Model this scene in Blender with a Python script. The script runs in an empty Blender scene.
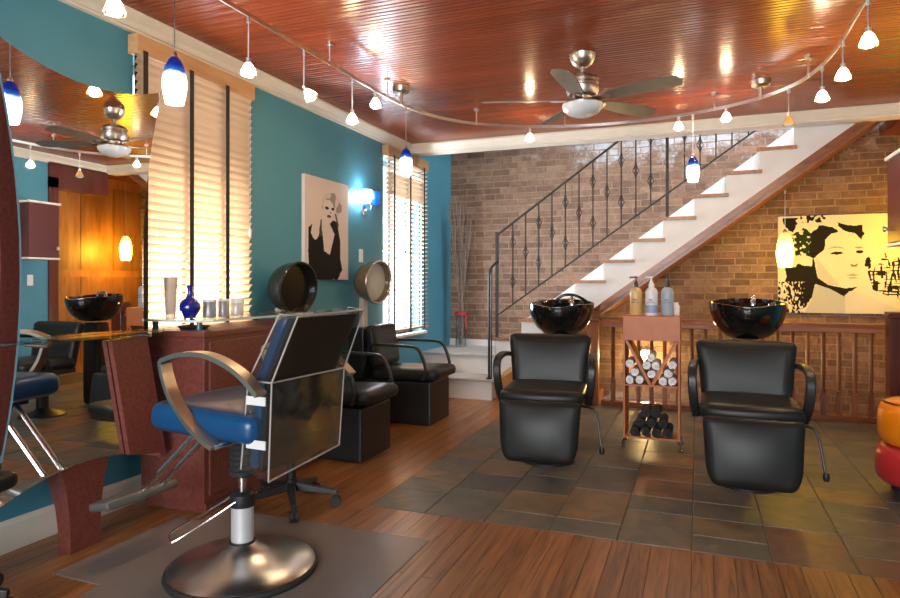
import bpy, bmesh, math, random
from mathutils import Vector, Matrix, Euler, noise
random.seed(11)
S = bpy.context.scene
COL = S.collection
PI = math.pi
V = Vector

# ------------------------------------------------------------------ camera, sky, large lights, exposure
cam_d = bpy.data.cameras.new('camera')
cam = bpy.data.objects.new('camera', cam_d); COL.objects.link(cam)
cam.location = (0, 0, 1.2)
cam.rotation_euler = (PI/2, 0, math.radians(21.1))
cam_d.sensor_width = 36.0
cam_d.lens = 642/900*36
cam_d.shift_y = -17/900
cam_d.clip_start = 0.05
S.camera = cam

S.view_settings.view_transform = 'Standard'
S.view_settings.look = 'None'
S.view_settings.gamma = 1.0
S.view_settings.use_curve_mapping = False
S.view_settings.exposure = 0.42

world = bpy.data.worlds.new('daylight'); S.world = world
world.use_nodes = True
bg = world.node_tree.nodes['Background']
bg.inputs[0].default_value = (0.80, 0.90, 1.0, 1)
bg.inputs[1].default_value = 2.6

def area(name, loc, rot, sx, sy, energy, color):
    d = bpy.data.lights.new(name, 'AREA'); d.shape = 'RECTANGLE'
    d.size = sx; d.size_y = sy; d.energy = energy; d.color = color
    o = bpy.data.objects.new(name, d); COL.objects.link(o)
    o.location = loc; o.rotation_euler = rot
    return o
# daylight arriving at the two side windows and at the stairwell skylight, plus room fill added behind the camera
area('daylight_side_window', (-3.25, 3.12, 1.22), (0, -PI/2, 0), 1.0, 0.9, 105, (1.0, 0.93, 0.86))
area('daylight_side_window', (-3.25, 6.09, 1.30), (0, -PI/2, 0), 1.25, 1.0, 190, (0.85, 0.93, 1.0))
area('fill_behind_camera', (-0.5, -3.18, 1.5), (PI/2, 0, 0), 3.3, 1.9, 230, (1.0, 0.975, 0.94))  # added room fill, shining in from behind the camera
area('daylight_skylight', (0.1, 6.95, 4.25), (0, 0, 0), 2.2, 0.8, 62, (0.78, 0.88, 1.0))

# ------------------------------------------------------------------ helpers
class MB:
    def __init__(s): s.v = []; s.f = []
    def add(s, vs, fs, M=None):
        o = len(s.v)
        for p in vs:
            p = V(p)
            s.v.append(M @ p if M is not None else p)
        for f in fs: s.f.append([i+o for i in f])
        return s
    def box(s, a, b, M=None):
        x0,y0,z0 = a; x1,y1,z1 = b
        return s.add([(x0,y0,z0),(x1,y0,z0),(x1,y1,z0),(x0,y1,z0),(x0,y0,z1),(x1,y0,z1),(x1,y1,z1),(x0,y1,z1)],
              [(0,3,2,1),(4,5,6,7),(0,1,5,4),(1,2,6,5),(2,3,7,6),(3,0,4,7)], M)
    def cbox(s, c, d, M=None):
        return s.box([c[i]-d[i]/2 for i in range(3)], [c[i]+d[i]/2 for i in range(3)], M)
    def lathe(s, prof, seg=24, M=None, sx=1.0, sy=1.0, closed=False):
        vs = []; fs = []; n = len(prof)
        for k in range(seg):
            a = 2*PI*k/seg
            for r, z in prof: vs.append((r*math.cos(a)*sx, r*math.sin(a)*sy, z))
        for k in range(seg):
            k2 = (k+1) % seg
            for i in range(n-1 if not closed else n):
                j = (i+1) % n
                a, b, c, d = k*n+i, k2*n+i, k2*n+j, k*n+j
                f = []
                ra, rb = prof[i][0], prof[j][0]
                if ra < 1e-7 and rb < 1e-7: continue
                if ra < 1e-7: f = (a, c, d)
                elif rb < 1e-7: f = (a, b, d)
                else: f = (a, b, c, d)
                fs.append(f)
        if not closed:
            if prof[0][0] > 1e-7: fs.append([k*n for k in range(seg)][::-1])
            if prof[-1][0] > 1e-7: fs.append([k*n+n-1 for k in range(seg)])
        return s.add(vs, fs, M)
    def cyl(s, p0, p1, r0, r1=None, seg=16):
        p0 = V(p0); p1 = V(p1); d = p1-p0
        M = Matrix.Translation(p0) @ d.to_track_quat('Z', 'Y').to_matrix().to_4x4()
        return s.lathe([(r0, 0), (r0 if r1 is None else r1, d.length)], seg, M)
    def tube(s, pts, r, seg=8, closed=False, flat=None, up=(0,0,1)):
        """sweep: round of radius r, or a flat band flat=(w,t), w along side axis"""
        pts = [V(p) for p in pts]; n = len(pts); vs = []; fs = []
        prev = None
        for i, p in enumerate(pts):
            a = pts[(i-1) % n] if (closed or i > 0) else p
            b = pts[(i+1) % n] if (closed or i < n-1) else p
            t = (b-a).normalized()
            if prev is None:
                u = V(up); side = t.cross(u)
                if side.length < 1e-4: side = t.cross(V((1,0,0)))
                side.normalize()
            else:
                side = prev - t*prev.dot(t); side.normalize()
            prev = side; nn = side.cross(t).normalized()
            if flat:
                w, th = flat
                cs = [(-w/2,-th/2),(w/2,-th/2),(w/2,th/2),(-w/2,th/2)]
            else:
                cs = [(r*math.cos(2*PI*k/seg), r*math.sin(2*PI*k/seg)) for k in range(seg)]
            for (x, y) in cs: vs.append(p + side*x + nn*y)
        m = 4 if flat else seg
        for i in range(n if closed else n-1):
            i2 = (i+1) % n
            for k in range(m):
                k2 = (k+1) % m
                fs.append((i*m+k, i*m+k2, i2*m+k2, i2*m+k))
        if not closed:
            fs.append([k for k in range(m)][::-1]); fs.append([(n-1)*m+k for k in range(m)])
        return s.add(vs, fs)
    def prism(s, poly, axis, a, b, M=None):
        """poly: 2D points. axis 'y' -> (x,z) extruded y a..b ; 'x' -> (y,z) ; 'z' -> (x,y)"""
        def P(p, t):
            return (p[0], t, p[1]) if axis == 'y' else ((t, p[0], p[1]) if axis == 'x' else (p[0], p[1], t))
        n = len(poly)
        vs = [P(p, a) for p in poly] + [P(p, b) for p in poly]
        fs = [list(range(n)), list(range(2*n-1, n-1, -1))]
        for i in range(n):
            j = (i+1) % n
            fs.append((i, i+n, j+n, j))
        return s.add(vs, fs, M)
    def cushion(s, size, r, puff=0.0, n=8, M=None, fn=None):
        hx, hy, hz = [q/2 for q in size]
        vs = []; fs = []; idx = {}
        def vert(p):
            key = tuple(round(q, 5) for q in p)
            if key in idx: return idx[key]
            q = V((p[0]*hx, p[1]*hy, p[2]*hz))
            h = (hx, hy, hz)
            inn = V([max(-(h[i]-r), min(h[i]-r, q[i])) for i in range(3)])
            d = q-inn
            if d.length > 1e-9: q2 = inn + d.normalized()*r
            else: q2 = q
            k = (1-p[0]**2)*(1-p[1]**2)
            q2 = V((q2.x, q2.y, q2.z + puff*k*(1 if p[2] > 0 else -1)*abs(p[2])))
            if fn: q2 = V(fn(q2))
            idx[key] = len(vs); vs.append(q2); return idx[key]
        g = []
        for i in range(n+1):
            t = -1+2*i/n
            g.append(math.copysign(abs(t)**0.6, t) if t else 0.0)
        for ax in range(3):
            for sg in (-1, 1):
                for i in range(n):
                    for j in range(n):
                        q = []
                        for (u, w) in ((g[i],g[j]),(g[i+1],g[j]),(g[i+1],g[j+1]),(g[i],g[j+1])):
                            p = [0,0,0]; p[ax] = sg; p[(ax+1)%3] = u; p[(ax+2)%3] = w
                            q.append(vert(p))
                        fs.append(q if sg > 0 else q[::-1])
        return s.add(vs, fs, M)
    def mesh(s, name, mat=None, smooth=None):
        me = bpy.data.meshes.new(name)
        me.from_pydata([tuple(p) for p in s.v], [], s.f)
        bm = bmesh.new(); bm.from_mesh(me)
        bmesh.ops.recalc_face_normals(bm, faces=bm.faces)
        bm.to_mesh(me); bm.free()
        if mat: me.materials.append(mat)
        if smooth is not None:
            me.polygons.foreach_set('use_smooth', [True]*len(me.polygons))
            me.set_sharp_from_angle(angle=math.radians(smooth))
        me.update()
        return me
    def build(s, name, mat, parent=None, smooth=None, bevel=0, loc=None, rot=None, label=None):
        o = bpy.data.objects.new(name, s.mesh(name, mat, smooth))
        COL.objects.link(o)
        if parent: o.parent = parent
        if loc: o.location = loc
        if rot: o.rotation_euler = rot
        if bevel:
            m = o.modifiers.new('bevel', 'BEVEL'); m.width = bevel; m.segments = 2; m.limit_method = 'ANGLE'
            m.angle_limit = math.radians(40)
        if label: o['label'] = label
        return o

def inst(name, me, parent=None, loc=(0,0,0), rot=None, scale=None):
    o = bpy.data.objects.new(name, me); COL.objects.link(o)
    if parent: o.parent = parent
    o.location = loc
    if rot: o.rotation_euler = rot
    if scale: o.scale = scale
    return o
def tag(o, label, cat, group=None, kind=None):
    o['label'] = label; o['category'] = cat
    if group: o['group'] = group
    if kind: o['kind'] = kind
    return o
def thing(name, label, cat, loc=(0,0,0), rz=0, group=None, kind=None):
    o = bpy.data.objects.new(name, None); COL.objects.link(o)
    o.empty_display_size = 0.1
    o.location = loc; o.rotation_euler = (0, 0, rz)
    return tag(o, label, cat, group, kind)
def point(parent_loc, energy, color, r=0.03, name='lamp_light'):
    d = bpy.data.lights.new(name, 'POINT'); d.energy = energy; d.color = color; d.shadow_soft_size = r
    o = bpy.data.objects.new(name, d); COL.objects.link(o); o.location = parent_loc
    return o
def bez(pts, n=8):
    """Catmull-Rom through points"""
    P = [V(p) for p in pts]; out = []
    for i in range(len(P)-1):
        p0 = P[max(i-1,0)]; p1 = P[i]; p2 = P[i+1]; p3 = P[min(i+2,len(P)-1)]
        for k in range(n):
            t = k/n
            out.append(0.5*((2*p1)+(-p0+p2)*t+(2*p0-5*p1+4*p2-p3)*t*t+(-p0+3*p1-3*p2+p3)*t**3))
    out.append(P[-1]); return out

# ------------------------------------------------------------------ materials
def newmat(name):
    m = bpy.data.materials.new(name); m.use_nodes = True
    nt = m.node_tree
    return m, nt, nt.nodes['Principled BSDF']
def setp(b, col=None, rough=None, metal=None, spec=None, coat=None, coatr=None, em=None, ems=None, trans=None, ior=None):
    I = b.inputs
    if col is not None: I['Base Color'].default_value = (*col, 1)
    if rough is not None: I['Roughness'].default_value = rough
    if metal is not None: I['Metallic'].default_value = metal
    if spec is not None: I['Specular IOR Level'].default_value = spec
    if coat is not None: I['Coat Weight'].default_value = coat
    if coatr is not None: I['Coat Roughness'].default_value = coatr
    if em is not None: I['Emission Color'].default_value = (*em, 1)
    if ems is not None: I['Emission Strength'].default_value = ems
    if trans is not None: I['Transmission Weight'].default_value = trans
    if ior is not None: I['IOR'].default_value = ior
def N(nt, typ, **kw):
    n = nt.nodes.new(typ)
    for k, v in kw.items():
        if k in n.inputs: n.inputs[k].default_value = v
        else: setattr(n, k, v)
    return n
def ramp(nt, stops):
    r = nt.nodes.new('ShaderNodeValToRGB'); e = r.color_ramp.elements
    while len(e) < len(stops): e.new(0.5)
    for i, (p, c) in enumerate(stops):
        e[i].position = p; e[i].color = (*c, 1)
    return r
def bump(nt, b, height, strength=0.2, dist=0.01):
    bp = N(nt, 'ShaderNodeBump', Strength=strength, Distance=dist)
    nt.links.new(height, bp.inputs['Height']); nt.links.new(bp.outputs[0], b.inputs['Normal'])
def plain(name, col, rough=0.5, metal=0.0, var=0.0, scale=20, bmp=0.0, **kw):
    m, nt, b = newmat(name); setp(b, col, rough, metal, **kw)
    if var or bmp:
        tc = N(nt, 'ShaderNodeTexCoord')
        nz = N(nt, 'ShaderNodeTexNoise', Scale=scale, Detail=5.0)
        nt.links.new(tc.outputs['Object'], nz.inputs['Vector'])
        if var:
            r = ramp(nt, [(0.3, tuple(max(0, c*(1-var)) for c in col)), (0.7, tuple(c*(1+var) for c in col))])
            nt.links.new(nz.outputs['Fac'], r.inputs[0]); nt.links.new(r.outputs[0], b.inputs['Base Color'])
        if bmp: bump(nt, b, nz.outputs['Fac'], bmp)
    return m
def wood(name, c0, c1, c2, rough=0.35, axis=1, grain=30, length=1.5, bmp=0.08, objvar=0.25, coat=0.0, random_shift=True):
    """grain runs along the given local axis"""
    m, nt, b = newmat(name); setp(b, c1, rough, coat=coat, coatr=0.12)
    tc = N(nt, 'ShaderNodeTexCoord'); oi = N(nt, 'ShaderNodeObjectInfo')
    sc = [grain, grain, grain]; sc[axis] = length
    mp = N(nt, 'ShaderNodeMapping'); mp.inputs['Scale'].default_value = sc
    nt.links.new(tc.outputs['Object'], mp.inputs['Vector'])
    if random_shift:
        ml = N(nt, 'ShaderNodeMath', operation='MULTIPLY'); ml.inputs[1].default_value = 57.0
        nt.links.new(oi.outputs['Random'], ml.inputs[0])
        cb = N(nt, 'ShaderNodeCombineXYZ')
        for k in range(3): nt.links.new(ml.outputs[0], cb.inputs[k])
        nt.links.new(cb.outputs[0], mp.inputs['Location'])
    nz = N(nt, 'ShaderNodeTexNoise', Scale=1.0, Detail=6.0, Roughness=0.62, Distortion=0.6)
    nt.links.new(mp.outputs[0], nz.inputs['Vector'])
    r = ramp(nt, [(0.28, c0), (0.5, c1), (0.74, c2)])
    nt.links.new(nz.outputs['Fac'], r.inputs[0])
    hv = N(nt, 'ShaderNodeHueSaturation')
    mr = N(nt, 'ShaderNodeMapRange'); mr.inputs['To Min'].default_value = 1-objvar; mr.inputs['To Max'].default_value = 1+objvar
    nt.links.new(oi.outputs['Random'], mr.inputs['Value']); nt.links.new(mr.outputs[0], hv.inputs['Value'])
    nt.links.new(r.outputs[0], hv.inputs['Color']); nt.links.new(hv.outputs[0], b.inputs['Base Color'])
    if bmp: bump(nt, b, nz.outputs['Fac'], bmp, 0.004)
    return m
def thin_glass(name, tint=(1,1,1), gloss=1.0, alpha_spec=0.12, rough=0.02, body=0.0, bodycol=(1,1,1)):
    m, nt, b = newmat(name); nt.nodes.remove(b)
    out = nt.nodes['Material Output']
    tr = N(nt, 'ShaderNodeBsdfTransparent'); tr.inputs[0].default_value = (*tint, 1)
    gl = N(nt, 'ShaderNodeBsdfGlossy'); gl.inputs['Roughness'].default_value = rough
    lw = N(nt, 'ShaderNodeLayerWeight', Blend=0.25)
    ma = N(nt, 'ShaderNodeMath', operation='MULTIPLY_ADD'); ma.inputs[1].default_value = 0.6*gloss; ma.inputs[2].default_value = alpha_spec*gloss
    nt.links.new(lw.outputs['Fresnel'], ma.inputs[0])
    mx = N(nt, 'ShaderNodeMixShader')
    nt.links.new(ma.outputs[0], mx.inputs[0]); nt.links.new(tr.outputs[0], mx.inputs[1]); nt.links.new(gl.outputs[0], mx.inputs[2])
    last = mx
    if body:
        df = N(nt, 'ShaderNodeBsdfDiffuse'); df.inputs[0].default_value = (*bodycol, 1)
        m2 = N(nt, 'ShaderNodeMixShader'); m2.inputs[0].default_value = body
        nt.links.new(mx.outputs[0], m2.inputs[1]); nt.links.new(df.outputs[0], m2.inputs[2]); last = m2
    nt.links.new(last.outputs[0], out.inputs[0])
    return m
def emit(name, col, strength):
    m, nt, b = newmat(name); setp(b, (0.8,0.8,0.8), 0.4, em=col, ems=strength); return m
def gradient_glass(name, stops, strength, axis=2, z0=0.0, z1=0.2):
    """lit glass shade: colour along its height"""
    m, nt, b = newmat(name); setp(b, (0.5,0.5,0.5), 0.1)
    tc = N(nt, 'ShaderNodeTexCoord'); sp = N(nt, 'ShaderNodeSeparateXYZ'); nt.links.new(tc.outputs['Object'], sp.inputs[0])
    nz = N(nt, 'ShaderNodeTexNoise', Scale=14.0); nt.links.new(tc.outputs['Object'], nz.inputs['Vector'])
    ad = N(nt, 'ShaderNodeMath', operation='MULTIPLY_ADD'); ad.inputs[1].default_value = 0.05
    nt.links.new(nz.outputs['Fac'], ad.inputs[0]); nt.links.new(sp.outputs[axis], ad.inputs[2])
    mr = N(nt, 'ShaderNodeMapRange'); mr.inputs['From Min'].default_value = z0+0.025; mr.inputs['From Max'].default_value = z1+0.025
    nt.links.new(ad.outputs[0], mr.inputs['Value'])
    r = ramp(nt, stops); nt.links.new(mr.outputs[0], r.inputs[0])
    nt.links.new(r.outputs[0], b.inputs['Base Color']); nt.links.new(r.outputs[0], b.inputs['Emission Color'])
    b.inputs['Emission Strength'].default_value = strength
    return m

TEAL = plain('teal_paint', (0.058, 0.235, 0.320), 0.55, var=0.06, scale=3, bmp=0.03)
CREAM = plain('cream_trim_paint', (0.74, 0.66, 0.55), 0.45, var=0.03, scale=8)
WHITE = plain('white_stair_paint', (0.72, 0.70, 0.68), 0.5, var=0.04, scale=6)
GREYPAINT = plain('worn_grey_step_paint', (0.42, 0.40, 0.38), 0.5, var=0.12, scale=9)
PLANK = wood('floor_plank_wood', (0.075,0.027,0.008), (0.25,0.098,0.029), (0.38,0.165,0.056), 0.30, axis=1, grain=42, length=2.6, objvar=0.16, bmp=0.06)
BOARD = wood('ceiling_board_wood', (0.200,0.035,0.008), (0.240,0.043,0.010), (0.280,0.053,0.013), 0.22, axis=0, grain=30, length=0.8, objvar=0.10, bmp=0.0)
TREAD = wood('tread_wood', (0.22,0.09,0.035), (0.36,0.16,0.07), (0.46,0.23,0.10), 0.4, axis=1)
REDWOOD = wood('stair_rail_wood', (0.13,0.036,0.009), (0.26,0.078,0.020), (0.36,0.12,0.032), 0.3, axis=0, grain=18)
REDWOODV = wood('rail_baluster_wood', (0.11,0.032,0.012), (0.21,0.066,0.022), (0.30,0.10,0.036), 0.35, axis=2, grain=18)
PANELWOOD = wood('orange_panel_wood', (0.22,0.075,0.015), (0.36,0.135,0.03), (0.46,0.19,0.05), 0.4, axis=2, grain=10)
MAHOG = wood('mahogany', (0.05,0.010,0.008), (0.10,0.022,0.016), (0.15,0.035,0.022), 0.3, axis=2, grain=10)
BLINDWOOD = None
LAMINATE = plain('red_laminate', (0.165, 0.042, 0.030), 0.42, var=0.28, scale=60)
COPPER = plain('copper_brown_board', (0.47, 0.135, 0.038), 0.45, var=0.08, scale=12)
BLACKVINYL = plain('black_vinyl', (0.016, 0.0155, 0.014), 0.36, bmp=0.05, scale=160, spec=0.24)
BLACKPLASTIC = plain('black_plastic', (0.013, 0.013, 0.014), 0.4)
GLOSSBLACK = plain('black_porcelain', (0.006, 0.006, 0.006), 0.06, coat=0.5)
BLUEVINYL = plain('blue_vinyl', (0.006, 0.062, 0.175), 0.28, bmp=0.04, scale=120)
CHROME = plain('chrome', (0.72,0.72,0.72), 0.14, 1.0)
SATIN = plain('satin_steel', (0.70,0.69,0.67), 0.28, 1.0)
ALU = plain('pale_aluminium', (0.62,0.62,0.62), 0.42, 0.35)
BRONZE = plain('brushed_bronze', (0.50,0.42,0.33), 0.36, 1.0)
NICKEL = plain('warm_nickel', (0.56,0.46,0.38), 0.34, 1.0)
IRON = plain('wrought_iron', (0.030,0.027,0.026), 0.5, 0.6, bmp=0.1, scale=60)
MIRROR = plain('mirror_silver', (0.86,0.87,0.86), 0.012, 1.0)
GREENGLASS = plain('teal_glass_post', (0.02,0.12,0.14), 0.1)
GLASSEDGE = thin_glass('shelf_glass', (0.80,0.90,0.88), 1.0, 0.10)
CLEARGLASS = thin_glass('clear_glass', (0.95,0.97,0.97), 1.0, 0.07)
PANE = thin_glass('window_pane_glass', (0.96,0.98,1.0), 0.5, 0.04)
VINYLCLEAR = thin_glass('clear_vinyl', (0.86,0.84,0.82), 0.45, 0.03, rough=0.05, body=0.015, bodycol=(0.5,0.45,0.42))
PIPING = plain('vinyl_piping', (0.40,0.36,0.34), 0.3)
MATPLASTIC = thin_glass('mat_plastic', (0.72,0.69,0.68), 0.8, 0.05, rough=0.20, body=0.45, bodycol=(0.36,0.30,0.27))
FROST = thin_glass('frosted_glass', (0.82,0.80,0.76), 0.6, 0.08, rough=0.3, body=0.35, bodycol=(0.6,0.58,0.55))
RUBBER = plain('rubber', (0.02,0.02,0.02), 0.6)
TIN = plain('grey_tin', (0.34,0.34,0.35), 0.38, 0.5, var=0.1)
LIDWHITE = plain('white_plastic', (0.78,0.77,0.75), 0.4)
BULB = emit('lit_bulb', (1.0,0.80,0.50), 40.0)
WHITETOWEL = plain('white_towel', (0.84,0.83,0.82), 0.9, var=0.05, scale=90, bmp=0.5)
BLACKTOWEL = plain('black_towel', (0.030,0.029,0.031), 0.95, var=0.3, scale=90, bmp=0.5)

# slate tiles: each its own tone
SLATE, nt, b = newmat('slate')
oi = N(nt, 'ShaderNodeObjectInfo')
rt = ramp(nt, [(0.0,(0.080,0.078,0.066)),(0.22,(0.110,0.098,0.078)),(0.42,(0.070,0.072,0.068)),(0.60,(0.135,0.108,0.074)),(0.75,(0.092,0.090,0.068)),(0.88,(0.165,0.108,0.060)),(1.0,(0.150,0.078,0.052))])
nt.links.new(oi.outputs['Random'], rt.inputs[0])
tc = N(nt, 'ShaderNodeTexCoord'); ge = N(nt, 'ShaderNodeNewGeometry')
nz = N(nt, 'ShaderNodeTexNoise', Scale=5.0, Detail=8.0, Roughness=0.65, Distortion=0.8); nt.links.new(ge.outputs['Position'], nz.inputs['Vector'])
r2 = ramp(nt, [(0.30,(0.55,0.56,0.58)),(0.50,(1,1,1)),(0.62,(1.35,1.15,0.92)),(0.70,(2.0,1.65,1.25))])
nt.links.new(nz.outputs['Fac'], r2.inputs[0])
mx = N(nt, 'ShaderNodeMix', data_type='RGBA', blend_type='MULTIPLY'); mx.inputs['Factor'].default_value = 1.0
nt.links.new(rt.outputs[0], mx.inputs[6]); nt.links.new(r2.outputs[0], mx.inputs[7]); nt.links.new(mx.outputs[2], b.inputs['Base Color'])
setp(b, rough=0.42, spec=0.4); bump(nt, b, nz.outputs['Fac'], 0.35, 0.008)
GROUT = plain('tile_grout', (0.115,0.098,0.076), 0.9, var=0.1)

# bricks: each its own tone, old paint clinging high up in the stairwell
BRICK, nt, b = newmat('old_brick')
oi = N(nt, 'ShaderNodeObjectInfo'); ge = N(nt, 'ShaderNodeNewGeometry')
ad = N(nt, 'ShaderNodeMath', operation='ADD'); nt.links.new(oi.outputs['Random'], ad.inputs[0]); nt.links.new(ge.outputs['Random Per Island'], ad.inputs[1])
fr = N(nt, 'ShaderNodeMath', operation='FRACT'); nt.links.new(ad.outputs[0], fr.inputs[0])
rt = ramp(nt, [(0.0,(0.175,0.095,0.060)),(0.35,(0.225,0.127,0.081)),(0.7,(0.265,0.153,0.100)),(1.0,(0.33,0.205,0.138))])
nt.links.new(fr.outputs[0], rt.inputs[0])
nz = N(nt, 'ShaderNodeTexNoise', Scale=16.0, Detail=7.0, Roughness=0.7); nt.links.new(ge.outputs['Position'], nz.inputs['Vector'])
r2 = ramp(nt, [(0.3,(0.62,0.60,0.60)),(0.55,(1,1,1)),(0.75,(1.5,1.45,1.4))]); nt.links.new(nz.outputs['Fac'], r2.inputs[0])
mx = N(nt, 'ShaderNodeMix', data_type='RGBA', blend_type='MULTIPLY'); mx.inputs['Factor'].default_value = 1.0
nt.links.new(rt.outputs[0], mx.inputs[6]); nt.links.new(r2.outputs[0], mx.inputs[7])
nb = N(nt, 'ShaderNodeTexNoise', Scale=3.2, Detail=6.0, Roughness=0.75); nt.links.new(ge.outputs['Position'], nb.inputs['Vector'])
sp = N(nt, 'ShaderNodeSeparateXYZ'); nt.links.new(ge.outputs['Position'], sp.inputs[0])
mz = N(nt, 'ShaderNodeMapRange'); mz.inputs['From Min'].default_value = 2.25; mz.inputs['From Max'].default_value = 3.0; mz.inputs['To Max'].default_value = 0.42
nt.links.new(sp.outputs[2], mz.inputs['Value'])
mxx = N(nt, 'ShaderNodeMapRange'); mxx.inputs['From Min'].default_value = -2.2; mxx.inputs['From Max'].default_value = -1.0
nt.links.new(sp.outputs[0], mxx.inputs['Value'])
mm = N(nt, 'ShaderNodeMath', operation='MULTIPLY'); nt.links.new(mz.outputs[0], mm.inputs[0]); nt.links.new(mxx.outputs[0], mm.inputs[1])
sm = N(nt, 'ShaderNodeMath', operation='ADD'); nt.links.new(mm.outputs[0], sm.inputs[0]); nt.links.new(nb.outputs['Fac'], sm.inputs[1])
rp = ramp(nt, [(0.66,(0,0,0)),(0.80,(1,1,1))]); nt.links.new(sm.outputs[0], rp.inputs[0])
mp = N(nt, 'ShaderNodeMix', data_type='RGBA'); nt.links.new(rp.outputs[0], mp.inputs[0]); nt.links.new(mx.outputs[2], mp.inputs[6]); mp.inputs[7].default_value = (0.50,0.50,0.51,1)
nt.links.new(mp.outputs[2], b.inputs['Base Color']); setp(b, rough=0.75); bump(nt, b, nz.outputs['Fac'], 0.5, 0.01)
MORTAR = plain('mortar', (0.36,0.25,0.17), 0.9, var=0.2, scale=14, bmp=0.4)

# backlit wooden blind slats
SLAT, nt, b = newmat('blind_slat_wood'); nt.nodes.remove(b)
df = N(nt, 'ShaderNodeBsdfDiffuse'); df.inputs[0].default_value = (0.58,0.42,0.29,1)
tl = N(nt, 'ShaderNodeBsdfTranslucent'); tl.inputs[0].default_value = (0.82,0.66,0.50,1)
ms = N(nt, 'ShaderNodeMixShader'); ms.inputs[0].default_value = 0.45
nt.links.new(df.outputs[0], ms.inputs[1]); nt.links.new(tl.outputs[0], ms.inputs[2]); nt.links.new(ms.outputs[0], nt.nodes['Material Output'].inputs[0])
VALANCE = wood('blind_valance_wood', (0.40,0.21,0.09), (0.52,0.29,0.13), (0.60,0.36,0.18), 0.4, axis=1, grain=14)
TAPE = plain('black_ladder_tape', (0.018,0.014,0.012), 0.8)

# ------------------------------------------------------------------ room shell
WX, RX, BY, CZ = -2.87, 1.6, 7.47, 2.64
HY = 6.20            # header face towards the room
def holed_wall(a0, a1, b0, b1, holes):
    """cells of a rectangle a x b without the holes"""
    As = sorted({a0, a1, *[h[0] for h in holes], *[h[1] for h in holes]})
    Bs = sorted({b0, b1, *[h[2] for h in holes], *[h[3] for h in holes]})
    out = []
    for i in range(len(As)-1):
        for j in range(len(Bs)-1):
            ca, cb = (As[i]+As[i+1])/2, (Bs[j]+Bs[j+1])/2
            if any(h[0] < ca < h[1] and h[2] < cb < h[3] for h in holes): continue
            out.append((As[i], As[i+1], Bs[j], Bs[j+1]))
    return out
W1 = (2.64, 3.54, 0.65, 2.43); W2 = (5.62, 6.56, 0.66, 2.43)
m = MB()
for (a, b2, c, d) in holed_wall(-3.0, BY, -0.05, 4.4, [W1, W2]): m.box((WX-0.22, a, c), (WX, b2, d))
tag(m.build('wall_left', TEAL), 'teal painted long wall with two blind-covered windows', 'wall', kind='structure')
m = MB()
for (a, b2, c, d) in holed_wall(WX, RX, -0.05, CZ, [(-2.2, 1.15, 0.5, 2.45)]): m.box((a, -3.12, c), (b2, -3.0, d))
tag(m.build('wall_front', TEAL), 'teal wall behind the camera with an opening added for the fill light', 'wall', kind='structure')
m = MB(); m.box((RX, -3.0, -0.05), (RX+0.15, 5.40, CZ)); m.box((RX+0.15, 5.25, -0.05), (2.3, 5.40, CZ))
tag(m.build('wall_right', TEAL), 'teal wall opposite the mirror carrying the small red cabinet', 'wall', kind='structure')
wr = thing('wall_right_rear', 'orange-brown wood panelled wall beyond the teal wall', 'wall', (0,0,0), kind='structure')
m = MB(); m.box((2.3, 5.25, -1.3), (2.42, BY, 2.8)); m.build('panel_backing', PANELWOOD, wr)
pm = MB(); pm.box((-0.012, 0.01, 0), (0, 0.53, 1.15)); pme = pm.mesh('panel', PANELWOOD)
for k in range(4):
    for z in (0.12, 1.36): inst('panel', pme, wr, (2.3, 5.42+0.53*k-0.05, z))
trim = MB(); trim.box((RX-0.02, 5.38, 0), (RX+0.16, 5.50, 2.4)); trim.box((RX-0.02, 5.38, 2.28), (RX+0.16, 6.2, 2.64))
tag(trim.build('trim_4', MAHOG), 'dark wood casing round the opening at the end of the teal wall', 'trim', kind='structure')

# back wall of old brick
wb = thing('wall_back', 'old exposed brick wall behind the staircase and railing', 'wall', kind='structure')
m = MB(); m.box((WX-0.2, BY, -1.3), (2.42, BY+0.13, 4.4)); m.build('mortar_bed', MORTAR, wb)
def proj(p):
    d = -0.36*p[0]+0.933*p[1]; l = 0.933*p[0]+0.36*p[1]
    return 450+642*l/d, 282-642*(p[2]-1.2)/d, d
bricks = []
bh, bl, mj = 0.062, 0.205, 0.012
row = 0; z = -1.28
while z < 4.3:
    x = WX - (bl/2 if row % 2 else 0)
    hd = (row % 6 == 5)
    if hd: x = WX
    while x < 2.3:
        L = (bl/2 if hd else bl) + random.uniform(-0.012, 0.012)
        x1 = min(x+L, 2.3); x0 = max(x, WX)
        if x1-x0 > 0.03: bricks.append((x0, x1, z + random.uniform(-0.003, 0.003), random.uniform(0.0025, 0.008)))
        x += L + mj
    z += bh+mj; row += 1
def brick_vis(bk):
    px, py, d = proj(((bk[0]+bk[1])/2, BY, bk[2]+bh/2))
    if not (455 < px < 895 and 116 < py < 418): return 0
    if px > 776 and 212 < py < 316: return 0
    nose = 338-0.68*(px-515)                     # stair nosing line in the picture
    if py < nose - 14 and px < 800: return 1
    if px > 600 and py > 303-0.72*(px-598)+16 and py < 320: return 2
    return 0
order = sorted(range(len(bricks)), key=lambda i: (-min(1, brick_vis(bricks[i])), -brick_vis(bricks[i])*0.4 - 3*(bricks[i][1]-bricks[i][0]) + 0.02*proj((bricks[i][0], BY, 1.5))[2]))
single = set(order[:300])
def brick_mesh(L, jx):
    q = MB(); q.box((0, -jx, 0), (L, 0.01, bh))
    return q
rest = MB(); cache = {}
for i, bk in enumerate(bricks):
    if i in single:
        key = (round(bk[1]-bk[0], 2), round(bk[3], 3))
        if key not in cache: cache[key] = brick_mesh(*key).mesh('brick', BRICK)
        inst('brick', cache[key], wb, (bk[0], BY, bk[2]))
    else:
        rest.box((bk[0], BY-bk[3], bk[2]), (bk[1], BY+0.01, bk[2]+bh))
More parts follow.
